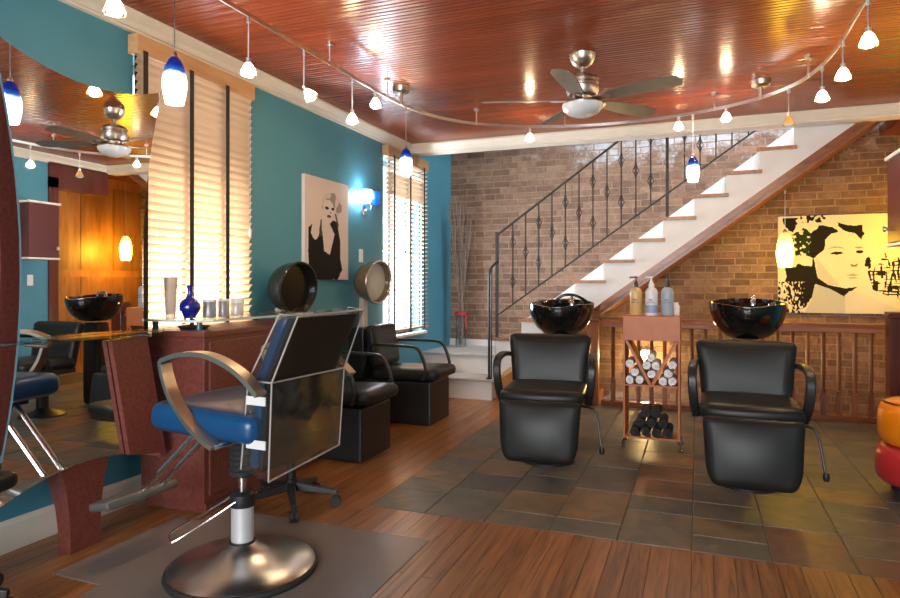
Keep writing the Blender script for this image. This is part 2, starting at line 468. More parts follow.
ro = rest.build('brickwork', BRICK, wb); ro['kind'] = 'stuff'

# floor: slab, oak planks running down the room, slate tiles
fl = thing('floor', 'reddish wood plank floor with a slate tiled area at the wash chairs', 'floor', kind='structure')
m = MB(); m.box((WX, -3.0, -0.12), (RX, 3.06, -0.004)); m.box((WX, 3.06, -0.12), (-1.65, 6.40, -0.004)); m.box((WX, 6.40, -0.12), (-1.0, BY, -0.004))
m.build('subfloor', PLANK, fl)
m = MB(); m.box((-1.65, 3.06, -0.12), (2.3, 6.40, -0.004)); m.build('grout_bed', GROUT, fl)
pw = 0.085; cache = {}
def plank(x, y, w, L):
    key = (round(w, 3), round(L, 2))
    if key not in cache:
        q = MB(); w2, g = key[0]-0.0008, 0.0014
        prof = [(0.0008, -0.004), (0.0008, -0.0022), (g, 0), (w2-g, 0), (w2, -0.0022), (w2, -0.004)]
        q.prism(prof, 'y', 0.001, key[1]-0.001); cache[key] = q.mesh('plank', PLANK)
    inst('plank', cache[key], fl, (x, y, 0))
def lay(x0, x1, y0, y1):
    n = round((x1-x0)/pw); w = (x1-x0)/n
    for i in range(n):
        y = y0 - random.choice([0, .3, .6, .9])
        while y < y1-0.001:
            L = random.choice([0.9, 1.1, 1.3, 1.5, 1.8])
            a = max(y, y0); e = min(y+L, y1)
            if y1-e < 0.25: e = y1
            if e-a > 0.05: plank(x0+i*w, a, w, e-a)
            y = e if e == y1 else y+L
lay(WX, -1.65, 0.9, 6.22)
lay(-1.65, RX, 0.9, 3.06)
cache2 = {}
cols = []; x = -1.65
while x < RX-0.02:
    w = 0.325 if RX-x > 0.5 else RX-x
    cols.append((x, w)); x += w
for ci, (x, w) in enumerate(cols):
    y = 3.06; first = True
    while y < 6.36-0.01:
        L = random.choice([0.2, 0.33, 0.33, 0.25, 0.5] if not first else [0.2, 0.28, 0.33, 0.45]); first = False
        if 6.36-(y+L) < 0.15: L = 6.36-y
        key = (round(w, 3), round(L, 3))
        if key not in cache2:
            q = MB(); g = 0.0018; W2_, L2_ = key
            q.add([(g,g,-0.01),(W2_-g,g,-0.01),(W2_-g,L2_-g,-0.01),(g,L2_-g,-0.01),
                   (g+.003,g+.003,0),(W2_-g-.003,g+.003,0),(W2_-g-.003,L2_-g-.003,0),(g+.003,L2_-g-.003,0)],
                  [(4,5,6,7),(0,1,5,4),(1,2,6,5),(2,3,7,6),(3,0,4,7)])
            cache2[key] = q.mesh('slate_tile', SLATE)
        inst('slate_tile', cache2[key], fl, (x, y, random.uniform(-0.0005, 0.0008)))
        y += L
# lower stairwell floor seen through the railing
m = MB(); m.box((-1.0, 6.40, -1.42), (2.42, BY, -1.30)); m.box((-1.0, 6.38, -1.3), (2.42, 6.42, -0.004))
tag(m.build('floor_lower', GROUT), 'basement stairwell floor below the wooden railing', 'floor', kind='structure')

# ceiling of beaded boards
ce = thing('ceiling', 'varnished red-brown beadboard ceiling', 'ceiling', kind='structure')
m = MB(); m.box((WX-0.2, -3.1, CZ+0.012), (RX+0.15, HY+0.05, CZ+0.10)); m.box((1.68, HY, CZ+0.012), (2.42, BY+0.1, CZ+0.1)); m.box((RX, 5.2, CZ+0.012), (2.42, HY+0.1, CZ+0.1))
m.build('ceiling_backing', BOARD, ce)
bw = 0.076
def board_mesh(x0, x1):
    q = MB(); w = bw
    pr = [(0.0, 0.012), (0.0, 0.006), (0.004, 0.0), (w*0.44, 0.0), (w*0.47, 0.004), (w*0.50, 0.0), (w*0.53, -0.0005), (w*0.56, 0.0), (w*0.59, 0.004), (w*0.62, 0.0), (w-0.006, 0.0), (w-0.001, 0.006), (w-0.001, 0.012)]
    q.prism(pr, 'x', x0, x1); return q.mesh('ceiling_board', BOARD)
bm1 = board_mesh(WX, RX); bm2 = board_mesh(1.68, 2.3)
y = 0.6
while y < HY: inst('ceiling_board', bm1, ce, (0, y, CZ)); y += bw
while y < BY-bw: inst('ceiling_board', bm2, ce, (0, y, CZ)); y += bw
# upper stairwell shell with skylight
m = MB()
m.box((WX, HY+0.02, 3.0), (2.42, HY+0.14, 4.4)); m.box((2.3, HY+0.14, 2.74), (2.42, BY, 4.4))
m.box((WX-0.2, HY, 4.4), (-1.1, BY+0.1, 4.5)); m.box((1.3, HY, 4.4), (2.42, BY+0.1, 4.5))
m.box((-1.1, HY, 4.4), (1.3, 6.5, 4.5)); m.box((-1.1, 7.4, 4.4), (1.3, BY+0.1, 4.5))
tag(m.build('wall_stairwell', WHITE), 'white upper stairwell walls above the ceiling opening', 'wall', kind='structure')

# crown mouldings and header
crown = [(0,0),(0.095,0),(0.095,-0.014),(0.078,-0.026),(0.052,-0.044),(0.034,-0.068),(0.020,-0.072),(0.020,-0.082),(0,-0.086)]
m = MB(); m.prism([(WX+p[0], CZ+p[1]) for p in crown], 'y', -3.0, HY-0.005)
tag(m.build('trim_1', CREAM), 'cream crown moulding along the teal window wall', 'trim', kind='structure')
m = MB(); m.prism([(HY-p[0], CZ+p[1]) for p in crown], 'x', WX, RX)
m.box((WX, HY, CZ-0.086), (RX, HY+0.14, 3.0)); m.box((RX, HY, CZ-0.03), (2.3, HY+0.14, 3.0))
tag(m.build('trim_2', CREAM), 'cream crown moulding on the header in front of the staircase', 'trim', kind='structure')
m = MB(); m.prism([(RX-p[0], CZ+p[1]) for p in crown], 'y', -3.0, HY)
tag(m.build('trim_3', CREAM), 'cream crown moulding along the right hand wall', 'trim', kind='structure')
m = MB(); m.prism([(WX,0),(WX+0.018,0),(WX+0.018,0.12),(WX+0.010,0.135),(WX,0.14)], 'y', -3.0, 6.2)
tag(m.build('baseboard_left', CREAM), 'cream baseboard along the teal window wall', 'baseboard', kind='structure')

# windows and blinds
def window(n, hole, label):
    y0, y1, z0, z1 = hole
    t = thing('window_%d' % n, label, 'window', (WX, (y0+y1)/2, z0), kind='structure')
    w = y1-y0; h = z1-z0
    q = MB()
    for (a, b2, c, d) in ((-w/2, -w/2+0.05, 0, h), (w/2-0.05, w/2, 0, h), (-w/2, w/2, 0, 0.05), (-w/2, w/2, h-0.05, h), (-w/2, w/2, h/2-0.025, h/2+0.025)):
        q.box((-0.18, a, c), (-0.13, b2, d))
    q.build('window_frame', WHITE, t)
    for k in (0, 1):
        q = MB(); q.box((-0.158, -w/2+0.05, 0.05+k*(h/2-0.025)), (-0.154, w/2-0.05, h/2-0.025+k*(h/2-0.025))); q.build('pane', PANE, t)
    q = MB(); q.box((-0.13, -w/2-0.0, -0.03), (0.0, w/2, 0.0)); q.box((0.0, -w/2-0.05, -0.03), (0.05, w/2+0.05, 0.0)); q.build('window_sill', CREAM, t, bevel=0.005)
window(1, W1, 'tall sash window behind the tan blind above the red counter')
window(2, W2, 'tall sash window behind the brown blind by the stairs')
t3 = thing('window_3', 'unseen window behind the camera, added for the fill light', 'window', (0,-3.06,0), kind='structure')  # unseen window added so the fill behind the camera has an opening
q = MB(); q.box((-2.2,-0.01,0.5),(1.15,0.01,0.56)); q.box((-2.2,-0.01,2.39),(1.15,0.01,2.45))
for x in (-2.2,-1.1,-0.02,1.09): q.box((x,-0.01,0.5),(x+0.06,0.01,2.45))
q.build('window_frame', CREAM, t3)
for k, x in enumerate((-2.14,-1.04,0.04)): 
    q = MB(); q.box((x,-0.003,0.56),(x+1.04,0.003,2.39)); q.build('pane', PANE, t3)

def blind(yc, width, zbot, ztop, ang, tapes, label, pitch=0.046, open_below=None):
    t = thing('window_blind', label, 'blind', (WX+0.055, yc, zbot), group='wooden blinds on the teal wall')
    h = ztop-zbot
    q = MB(); q.box((-0.05,-width/2-0.02, h-0.02), (0.02, width/2+0.02, h+0.085)); q.build('valance', VALANCE, t, bevel=0.004)
    a = math.radians(ang); c, s_ = math.cos(a), math.sin(a)
    q = MB(); hw = 0.0255
    q.add([(-hw,-width/2,0),(0,-width/2,0.004),(hw,-width/2,0),(hw,width/2,0),(0,width/2,0.004),(-hw,width/2,0),
           (-hw,-width/2,-0.003),(0,-width/2,0.001),(hw,-width/2,-0.003),(hw,width/2,-0.003),(0,width/2,0.001),(-hw,width/2,-0.003)],
          [(0,1,4,5),(1,2,3,4),(11,10,7,6),(10,9,8,7),(0,6,7,1),(1,7,8,2),(2,8,9,3),(3,9,10,4),(4,10,11,5),(5,11,6,0)])
    me = q.mesh('slat', SLAT)
    z = 0.05; k = 0
    while z < h-0.03:
        ang2 = a if (open_below is None or open_below < z < open_below+0.24) else a*0.35
        inst('slat', me, t, (-0.005, 0, z), (0, -ang2, 0)); z += pitch
    q = MB(); q.box((-0.03,-width/2,0), (0.022, width/2, 0.022)); q.build('bottom_rail', VALANCE, t)
    for y in tapes:
        q = MB(); q.box((0.026, y-0.016, 0.0), (0.0285, y+0.016, h)); q.build('ladder_tape', TAPE, t)
        q = MB(); q.box((-0.037, y-0.016, 0.0), (-0.0345, y+0.016, h)); q.build('ladder_tape', TAPE, t)
    return t
blind(3.09, 0.94, 0.70, 2.45, 52, [-0.44,-0.10,0.21], 'tan wooden blind with black tapes above the red counter beside the mirror')
q = MB(); q.cyl((0.034,0.42,0.85),(0.034,0.42,1.70),0.0015,seg=5); q.lathe([(0,0.80),(0.010,0.81),(0.012,0.84),(0.004,0.86),(0,0.86)], 10, Matrix.Translation((0.034,0.42,0))); q.build('cord_tassel', LIDWHITE, bpy.data.objects['window_blind'], 40)
blind(6.09, 0.96, 0.70, 2.45, 40, [-0.38,0.0,0.36], 'brown wooden blind with black tapes nearest the staircase', open_below=1.34)

# ------------------------------------------------------------------ staircase
st = thing('staircase', 'white staircase with wooden treads climbing across the brick wall', 'staircase', (0,0,0))
SX0, SG, SZ0, SR = -1.95, 0.274, 0.627, 0.197
FY = 6.36
zline = lambda x: 1.395+0.73*(x+0.33)
m = MB(); m.box((WX+0.002, 6.22, 0), (-1.95, 6.56, 0.185)); m.build('step', WHITE, st)
m = MB(); m.box((WX+0.002, 6.19, 0.185), (-1.92, 6.57, 0.212)); m.build('tread', GREYPAINT, st, bevel=0.004, label='worn grey painted step tread')
m = MB(); m.box((WX+0.002, 6.56, 0), (-1.95, BY-0.02, 0.40)); m.build('landing_base', WHITE, st)
m = MB(); m.box((WX+0.002, 6.53, 0.40), (-1.92, BY-0.02, 0.425)); m.build('landing', GREYPAINT, st, bevel=0.004, label='worn grey painted landing')
m = MB(); m.box((WX+0.002, BY-0.045, 0.425), (-1.95, BY-0.02, 0.50)); m.build('skirting', WHITE, st)
NT = 13
for k in range(NT):
    x = SX0+SG*k; z = SZ0+SR*k
    m = MB(); m.box((x, FY+0.031, z-SR), (x+0.018, BY-0.021, z-0.004)); m.build('riser', WHITE, st)
    m = MB(); m.box((x+0.018, FY+0.031, z-0.028), (x+SG, BY-0.021, z)); m.box((x-0.028, FY-0.03, z-0.03), (x+SG+0.02, FY+0.031, z)); m.build('tread', TREAD, st)
poly = [(SX0, max(0.2, zline(SX0)))]
for k in range(NT):
    x = SX0+SG*k; z = SZ0+SR*k
    poly += [(x, z-0.03), (x+SG, z-0.03)]
xe = SX0+SG*NT
poly += [(xe, zline(xe))]
m = MB(); m.prism(poly, 'y', FY, FY+0.03); m.build('stringer', WHITE, st)
# skirt board against the brick
sk = lambda x: SZ0 + (x-SX0)*SR/SG + 0.10
m = MB(); m.prism([(SX0, 0.43), (SX0, sk(SX0)), (xe, sk(xe)), (xe, sk(xe)-0.4)], 'y', BY-0.04, BY-0.02); m.build('wall_skirt', WHITE, st)
# wooden moulding under the stringer: three stepped strips
for (a, b2, d) in ((0.0, 0.028, 0.032), (0.028, 0.07, 0.065), (0.07, 0.108, 0.040)):
    for xa, xb in ((-1.35,-1.04),(-0.88,1.62)):
        m = MB(); m.prism([(xa, zline(xa)-a), (xb, zline(xb)-a), (xb, zline(xb)-b2), (xa, zline(xa)-b2)], 'y', FY-d+0.02, FY+0.04); m.build('stringer_moulding', REDWOOD, st)
m = MB(); xa, xb = -0.88, 1.62
m.prism([(xa, zline(xa)-0.06), (xb, zline(xb)-0.06), (xb, zline(xb)-0.10), (xa, zline(xa)-0.10)], 'y', FY+0.04, BY-0.02); m.build('soffit', REDWOOD, st)
# panelled triangle below the flight, left of the newel
m = MB(); m.prism([(SX0, 0.0), (-1.04, 0.0), (-1.04, zline(-1.04)-0.08), (SX0, zline(SX0)-0.05)], 'y', FY+0.01, FY+0.04); m.build('side_panel', PANELWOOD, st)

# ------------------------------------------------------------------ wrought iron stair railing
ir = thing('iron_railing', 'black wrought iron stair railing with basket balusters', 'railing', (0,0,0))
IY = 6.43
zt = lambda x: 1.70+0.718*(x+1.94)
zb = lambda x: 0.86+0.706*(x+1.94)
XE = 0.66
q = MB(); q.tube([(-1.94,IY,zt(-1.94)),(XE,IY,zt(XE))], 0, flat=(0.028,0.016)); q.build('top_rail', IRON, ir)
q = MB(); q.tube([(-1.94,IY,zb(-1.94)),(XE,IY,zb(XE))], 0, flat=(0.022,0.014)); q.build('bottom_rail', IRON, ir)
q = MB(); q.cbox((-1.955,IY,(0.213+1.72)/2),(0.028,0.028,1.72-0.213)); q.cbox((-1.955,IY,0.223),(0.05,0.06,0.02)); q.build('newel', IRON, ir)
k = int((-0.27-SX0)/SG); zs = SZ0+SR*k
q = MB(); q.cbox((-0.27,IY,(zs+zt(-0.27)+0.02)/2),(0.028,0.028,zt(-0.27)+0.02-zs)); q.build('post', IRON, ir)
q = MB(); q.tube(bez([(-1.985,6.25,0.212),(-1.985,6.25,0.8),(-1.985,6.25,1.22),(-1.98,6.29,1.33),(-1.96,6.40,1.40),(-1.94,6.43,1.41)]), 0.013, 8); q.cyl((-1.985,6.25,0.212),(-1.985,6.25,0.225),0.03); q.build('hand_loop', IRON, ir)
q = MB(); q.tube([(-1.985,6.33,0.212),(-1.985,6.33,1.355)], 0.008, 8); q.build('hand_loop_bar', IRON, ir)
HB = 0.85
bar = MB(); bar.cbox((0,0,HB/2),(0.012,0.012,HB)); barme = bar.mesh('baluster', IRON)
bk = MB()
for w in range(4):
    pts = []
    for i in range(13):
        t_ = i/12; a = w*PI/2 + t_*PI*1.1; r = 0.004+0.024*math.sin(PI*t_)**1.2
        pts.append((r*math.cos(a), r*math.sin(a), -0.055+0.11*t_))
    bk.tube(pts, 0.0035, 5)
bk.cbox((0,0,0.06),(0.02,0.02,0.014)); bk.cbox((0,0,-0.06),(0.02,0.02,0.014))
bkme = bk.mesh('basket', IRON)
xs = [-1.786+0.1365*i for i in range(11)] + [-0.116+0.1365*j for j in range(6)]
for i, x in enumerate(xs):
    o = inst('baluster', barme, ir, (x, IY, zb(x)))
    for f in ((0.76, 0.28) if i % 2 == 0 else (0.52,)): inst('basket', bkme, o, (0, 0, HB*f))

# ------------------------------------------------------------------ wooden railing over the basement stairs
wrg = thing('wood_railing', 'red-brown wooden railing with slim balusters before the brick wall', 'railing', (0,6.385,0))
q = MB(); q.prism([(-0.045,0.765),(0.045,0.765),(0.045,0.80),(0.035,0.84),(-0.035,0.84),(-0.045,0.80)], 'x', -0.88, 1.47); q.build('hand_rail', REDWOOD, wrg, bevel=0.005)
q = MB(); q.box((-0.88,-0.04,0.0),(1.47,0.04,0.05)); q.build('bottom_plate', REDWOOD, wrg, bevel=0.004)
q = MB(); q.box((-0.020,-0.020,0.05),(0.020,0.020,0.24)); q.lathe([(0.017,0.24),(0.022,0.25),(0.015,0.265),(0.016,0.30),(0.018,0.50),(0.015,0.70),(0.018,0.73),(0.017,0.766)], 8)
sp_me = q.mesh('baluster', REDWOODV)
for i in range(19): inst('baluster', sp_me, wrg, (1.376-0.119*i, 0, 0))
def newel(x, label, mat, zt_, w=0.11):
    t = thing('newel_post', label, 'post', (x, 6.385, 0), group='newel posts of the wooden railing')
    q = MB(); q.cbox((0,0,zt_/2),(w,w,zt_)); q.build('shaft', mat, t, bevel=0.006)
    q = MB(); q.cbox((0,0,zt_+0.012),(w+0.04,w+0.04,0.024)); q.cbox((0,0,zt_+0.035),(w+0.01,w+0.01,0.024)); q.build('cap', mat, t, bevel=0.005)
newel(-0.96, 'red-brown newel post where the wooden railing meets the stair moulding', REDWOODV, 0.82)
newel(1.57, 'dark mahogany newel post at the right end of the wooden railing', MAHOG, 0.90, 0.15)

# ------------------------------------------------------------------ pictures (flat prints on canvas, colour per cell)
CANVAS, nt, b = newmat('printed_canvas')
at = N(nt, 'ShaderNodeAttribute'); at.attribute_name = 'print'
nt.links.new(at.outputs['Color'], b.inputs['Base Color']); setp(b, rough=0.85, spec=0.15)
def inpoly(p, poly):
    c = False; n = len(poly)
    for i in range(n):
        a, d = poly[i], poly[i-1]
        if (a[1] > p[1]) != (d[1] > p[1]) and p[0] < (d[0]-a[0])*(p[1]-a[1])/(d[1]-a[1])+a[0]: c = not c
    return c
def canvas(name, w, h, nx, ny, fn, depth):
    """print in local XZ plane facing -y, origin at bottom centre"""
    vs = []; fs = []; cols_ = []
    for j in range(ny+1):
        for i in range(nx+1): vs.append((-w/2+w*i/nx, 0, h*j/ny))
    for j in range(ny):
        for i in range(nx):
            a = j*(nx+1)+i; fs.append((a, a+1, a+nx+2, a+nx+1)); cols_.append(fn((i+.5)/nx, 1-(j+.5)/ny))
    o = len(vs)
    vs += [(-w/2,0,0),(w/2,0,0),(w/2,0,h),(-w/2,0,h),(-w/2,depth,0),(w/2,depth,0),(w/2,depth,h),(-w/2,depth,h)]
    for f in ((0,4,5,1),(1,5,6,2),(2,6,7,3),(3,7,4,0),(4,7,6,5)):
        fs.append([o+i for i in f]); cols_.append((0.7,0.66,0.6))
    me = bpy.data.meshes.new(name); me.from_pydata(vs, [], fs)
    ca = me.color_attributes.new('print', 'FLOAT_COLOR', 'CORNER')
    buf = []
    for p, c in zip(me.polygons, cols_): buf += [c[0], c[1], c[2], 1.0]*p.loop_total
    ca.data.foreach_set('color', buf); me.materials.append(CANVAS); me.update()
    ob = bpy.data.objects.new(name, me); COL.objects.link(ob); return ob
def ell(u, v, cx, cy, rx, ry): return ((u-cx)/rx)**2+((v-cy)/ry)**2 < 1
P1bg = (0.66,0.55,0.47); BLK = (0.016,0.013,0.011)
dress = [(0.07,0.50),(0.16,0.47),(0.13,0.56),(0.22,0.62),(0.30,0.56),(0.34,0.40),(0.38,0.55),(0.42,0.72),(0.55,0.75),(0.62,0.62),(0.66,0.54),(0.55,0.44),(0.62,0.40),(0.72,0.41),(0.80,0.52),(0.80,0.78),(0.85,0.90),(0.74,1.0),(0.10,1.0),(0.07,0.72)]
def pic1(u, v):
    n = noise.noise((u*9, v*9, 1.3))
    c = P1bg
    if inpoly((u+0.01*n, v+0.008*n), dress): c = BLK
    if inpoly((u, v), [(0.70,0.30),(0.82,0.34),(0.95,0.62),(0.95,0.80),(0.88,0.92),(0.82,0.80),(0.80,0.60),(0.72,0.42)]): c = P1bg
    if ell(u, v, 0.60, 0.25, 0.24, 0.13): c = (0.60,0.49,0.41) if n > -0.15 else (0.30,0.24,0.20)
    if ell(u, v, 0.52, 0.31, 0.13, 0.11): c = P1bg
    if ell(u, v, 0.48, 0.285, 0.045, 0.014) or ell(u, v, 0.62, 0.285, 0.04, 0.013): c = BLK
    if ell(u, v, 0.53, 0.365, 0.05, 0.014): c = (0.09,0.06,0.05)
    if ell(u, v, 0.57, 0.325, 0.02, 0.012): c = (0.35,0.28,0.24)
    if inpoly((u,v), [(0.33,0.42),(0.36,0.40),(0.37,0.56),(0.34,0.58)]): c = (0.10,0.08,0.07)
    if inpoly((u,v), [(0.66,0.33),(0.70,0.33),(0.78,0.46),(0.74,0.47)]) and n > -0.2: c = (0.12,0.09,0.08)
    if ell(u, v, 0.22, 0.53, 0.08, 0.08): c = P1bg
    if inpoly((u,v), [(0.76,1.0),(0.80,0.93),(0.92,0.92),(0.98,1.0)]): c = P1bg
    return c
p1 = canvas('wall_picture', 0.66, 0.82, 110, 140, pic1, 0.03)
p1.location = (WX+0.034, 4.56, 1.22); p1.rotation_euler = (0, 0, PI/2)
tag(p1, 'black and white canvas of a figure in a dark dress on the teal wall', 'picture')
P2 = (0.70,0.68,0.56)
face = [(0.358,0.346),(0.355,0.25),(0.40,0.19),(0.476,0.168),(0.57,0.19),(0.62,0.26),(0.634,0.45),(0.642,0.58),(0.625,0.69),(0.57,0.735),(0.50,0.745),(0.38,0.713),(0.30,0.64),(0.28,0.51),(0.287,0.43)]
hairs = [[(0.24,0.325),(0.255,0.18),(0.31,0.105),(0.41,0.126),(0.46,0.178),(0.397,0.20),(0.353,0.262),(0.353,0.346),(0.295,0.40),(0.27,0.45),(0.24,0.388)],
         [(0.445,0.073),(0.508,0.105),(0.618,0.115),(0.634,0.20),(0.615,0.273),(0.571,0.20),(0.476,0.157),(0.45,0.12)]]
shade2 = [(0.265,0.42),(0.285,0.51),(0.32,0.66),(0.413,0.723),(0.585,0.735),(0.492,0.828),(0.397,0.755),(0.28,0.70),(0.255,0.535)]
neck = [(0.28,0.70),(0.397,0.755),(0.492,0.828),(0.53,0.775),(0.64,0.80),(0.80,0.90),(0.93,0.985),(0.93,1.0),(0.20,1.0),(0.25,0.88)]
def pic2(u, v):
    n = noise.noise((u*13, v*12, 4.1)); n2 = noise.noise((u*34, v*30, 9.7)); n3 = noise.noise((u*70, v*26, 2.2))
    c = P2
    if inpoly((u+0.02*n, v+0.02*n2), [(0.05,0.54),(0.16,0.50),(0.27,0.52),(0.30,0.70),(0.28,0.82),(0.20,0.94),(0.12,0.98),(0.06,0.80)]): c = BLK
    if u < 0.20 and v > 0.68 and n3 > 0.12: c = P2 if c == BLK else BLK
    if inpoly((u+0.015*n2, v+0.015*n), [(0.10,0.20),(0.20,0.12),(0.27,0.20),(0.27,0.44),(0.20,0.40),(0.14,0.42),(0.12,0.30)]) and n2 > -0.28: c = (0.02,0.035,0.012)
    if inpoly((u+0.02*n2, v), [(0.03,0.02),(0.15,0.02),(0.14,0.12),(0.10,0.17),(0.05,0.10)]): c = BLK
    if 0.17 < u < 0.36 and v < 0.07 and n2 > 0.02: c = BLK
    if inpoly((u, v), [(0.66,0.58),(0.74,0.50),(0.78,0.38),(0.82,0.50),(0.88,0.42),(1.0,0.36),(1.0,0.90),(0.84,0.84),(0.70,0.76)]):
        gx = noise.noise((u*60, v*9, 1.0)); gy = noise.noise((u*10, v*60, 5.0))
        if max(gx, gy) + 0.35*(v-0.62) > 0.14: c = BLK
    for hp in hairs:
        if inpoly((u+0.012*n2, v+0.012*n), hp): c = BLK
    if inpoly((u, v), shade2): c = BLK
    if inpoly((u, v), neck): c = (0.50,0.53,0.50) if u < 0.5 else (0.62,0.63,0.58)
    if inpoly((u, v), face):
        c = P2
        if inpoly((u, v), [(0.29,0.44),(0.33,0.50),(0.40,0.62),(0.46,0.72),(0.38,0.713),(0.30,0.64)]): c = (0.55,0.55,0.47)
    if inpoly((u, v), [(0.385,0.395),(0.43,0.372),(0.475,0.378),(0.49,0.392),(0.44,0.405)]) or ell(u, v, 0.605, 0.378, 0.026, 0.016): c = BLK
    if inpoly((u, v), [(0.36,0.355),(0.42,0.318),(0.49,0.335),(0.49,0.343),(0.42,0.330)]) or ell(u, v, 0.60, 0.335, 0.03, 0.008): c = (0.30,0.28,0.22)
    if inpoly((u, v), [(0.535,0.50),(0.57,0.51),(0.595,0.495),(0.585,0.525),(0.55,0.53)]): c = (0.20,0.18,0.14)
    if inpoly((u, v), [(0.51,0.615),(0.55,0.598),(0.60,0.61),(0.565,0.622)]) : c = (0.33,0.31,0.24)
    if ell(u, v, 0.555, 0.64, 0.035, 0.008): c = (0.42,0.40,0.32)
    if ell(u+0.02*n2, v, 0.665, 0.49, 0.022, 0.06): c = BLK
    return c
p2 = canvas('wall_picture', 1.20, 0.99, 200, 165, pic2, 0.03)
p2.location = (0.775+0.60, BY-0.055, 0.885)
tag(p2, 'wide black and white canvas of a woman with flowered hair on the brick wall', 'picture')

# ------------------------------------------------------------------ wall fittings
def plate(loc, rot, label):
    t = thing('switch_plate', label, 'switch', loc); t.rotation_euler = rot
    q = MB(); q.box((-0.035,-0.006,-0.06),(0.035,0,0.06)); q.build('plate', LIDWHITE, t, bevel=0.002)
    q = MB(); q.box((-0.009,-0.012,-0.018),(0.009,-0.006,0.018)); q.build('rocker', LIDWHITE, t)
plate((WX+0.002, 5.17, 1.44), (0,0,PI/2), 'white switch plate on teal wall below the blue wall light')
plate((RX-0.002, 5.16, 1.22), (0,0,-PI/2), 'white switch plate on the teal wall seen in the mirror')

LITCUP, nt, b = newmat('lit_white_glass'); nt.nodes.remove(b)
a_ = N(nt, 'ShaderNodeBsdfTransparent'); c_ = N(nt, 'ShaderNodeBsdfTranslucent'); c_.inputs[0].default_value = (0.88,0.92,0.95,1)
x_ = N(nt, 'ShaderNodeMixShader'); x_.inputs[0].default_value = 0.4
nt.links.new(a_.outputs[0], x_.inputs[1]); nt.links.new(c_.outputs[0], x_.inputs[2]); nt.links.new(x_.outputs[0], nt.nodes['Material Output'].inputs[0])
sc = thing('wall_sconce', 'twin glass wall light, one cup lit white and one cobalt blue', 'wall light', (WX, 5.22, 1.86))
q = MB(); q.lathe([(0.05,0),(0.05,0.012),(0.03,0.02),(0.0,0.022)], 20, Matrix.Rotation(PI/2,4,'Y')); q.build('backplate', CHROME, sc, 40)
q = MB(); q.tube([(0.02,0,0),(0.08,0,0.0),(0.08,0,0.05)], 0.008); q.tube([(0.08,-0.09,0.05),(0.08,0.07,0.05)], 0.008); q.build('arm', CHROME, sc, 40)
q = MB(); q.lathe([(0.03,0.05),(0.044,0.07),(0.052,0.12),(0.055,0.17),(0.052,0.17),(0.048,0.12),(0.04,0.072),(0.0,0.06)], 20, Matrix.Translation((0.08,-0.09,0))); q.build('lit_shade', LITCUP, sc, 40, label='glowing white glass cup')
q = MB(); q.lathe([(0.03,0.05),(0.044,0.07),(0.052,0.12),(0.055,0.17),(0.052,0.17),(0.048,0.12),(0.04,0.072),(0.0,0.06)], 20, Matrix.Translation((0.08,0.07,0))); q.build('blue_shade', plain('lit_blue_glass', (0.004,0.05,0.55), 0.15, em=(0.005,0.09,0.75), ems=0.9), sc, 40, label='cobalt blue glass cup')
q = MB(); q.lathe([(0,0.065),(0.022,0.075),(0.030,0.105),(0.024,0.135),(0,0.145)], 16, Matrix.Translation((0.08,-0.09,0))); q.build('bulb', emit('cool_bulb', (0.84,0.94,1.0), 190), sc, 40)

# ------------------------------------------------------------------ mirror station
ms_ = thing('mirror_station', 'styling mirror with concave edges on a red laminate column at left', 'mirror', (-2.56, 2.11, 0), math.radians(1.5))
# local: y along wall, x out into room
def concave(hy_c, hy_m, zb_c, zb_m, zt_c, zt_m, n=14):
    pts = []
    def arc(a, b2, mid):
        out = []
        for i in range(n):
            t_ = i/n; w = 4*t_*(1-t_)
            p = V((a[0]*(1-t_)+b2[0]*t_, a[1]*(1-t_)+b2[1]*t_)); p += V(mid)*w; out.append((p.x, p.y))
        return out
    A, B, C_, D = (-hy_c, zb_c), (hy_c, zb_c), (hy_c, zt_c), (-hy_c, zt_c)
    pts += arc(A, B, (0, zb_m-zb_c)); pts += arc(B, C_, (-(hy_c-hy_m), 0)); pts += arc(C_, D, (0, -(zt_c-zt_m))); pts += arc(D, A, (hy_c-hy_m, 0))
    return pts
MP = concave(0.435, 0.31, 0.30, 0.395, 2.175, 2.085)
q = MB(); q.prism(MP, 'x', -0.012, 0.0); q.build('mirror_glass', MIRROR, ms_)
# column flaring behind the glass
q = MB()
prof = [(0.0,0.078,-0.085),(0.10,0.079,-0.088),(0.20,0.086,-0.096),(0.30,0.100,-0.115),(0.37,0.122,-0.135),(0.44,0.11,-0.11),(0.7,0.13,-0.10),(1.2,0.14,-0.10)]
vs = []; fs = []
for z_, hw, xb_ in prof: vs += [(xb_,-hw,z_),(-0.014 if z_ < 0.5 else -0.05,-hw,z_),(-0.014 if z_ < 0.5 else -0.05,hw,z_),(xb_,hw,z_)]
for i in range(len(prof)-1):
    for k in range(4): fs.append((i*4+k, i*4+(k+1)%4, i*4+4+(k+1)%4, i*4+4+k))
fs += [(0,3,2,1), tuple(len(vs)-4+k for k in range(4))]
q.add(vs, fs); q.build('column', LAMINATE, ms_, smooth=30, label='red laminate column flaring upward')
q = MB(); q.box((-0.285,-0.12,0.75),(-0.125,0.12,1.5)); q.build('wall_bracket', LAMINATE, ms_)
q = MB(); q.prism(concave(0.42, 0.325, 0.47, 0.52, 2.06, 1.98), 'x', -0.125, -0.10); q.build('backing_panel', LAMINATE, ms_, label='red laminate backing panel with concave edges')
# slanted support panel at lower right
q = MB(); q.prism([(0.10,0.925),(0.31,0.940),(0.435,0.325),(0.205,0.372)], 'x', 0.004, 0.03); q.build('support_panel', LAMINATE, ms_, label='slanted red laminate support panel')
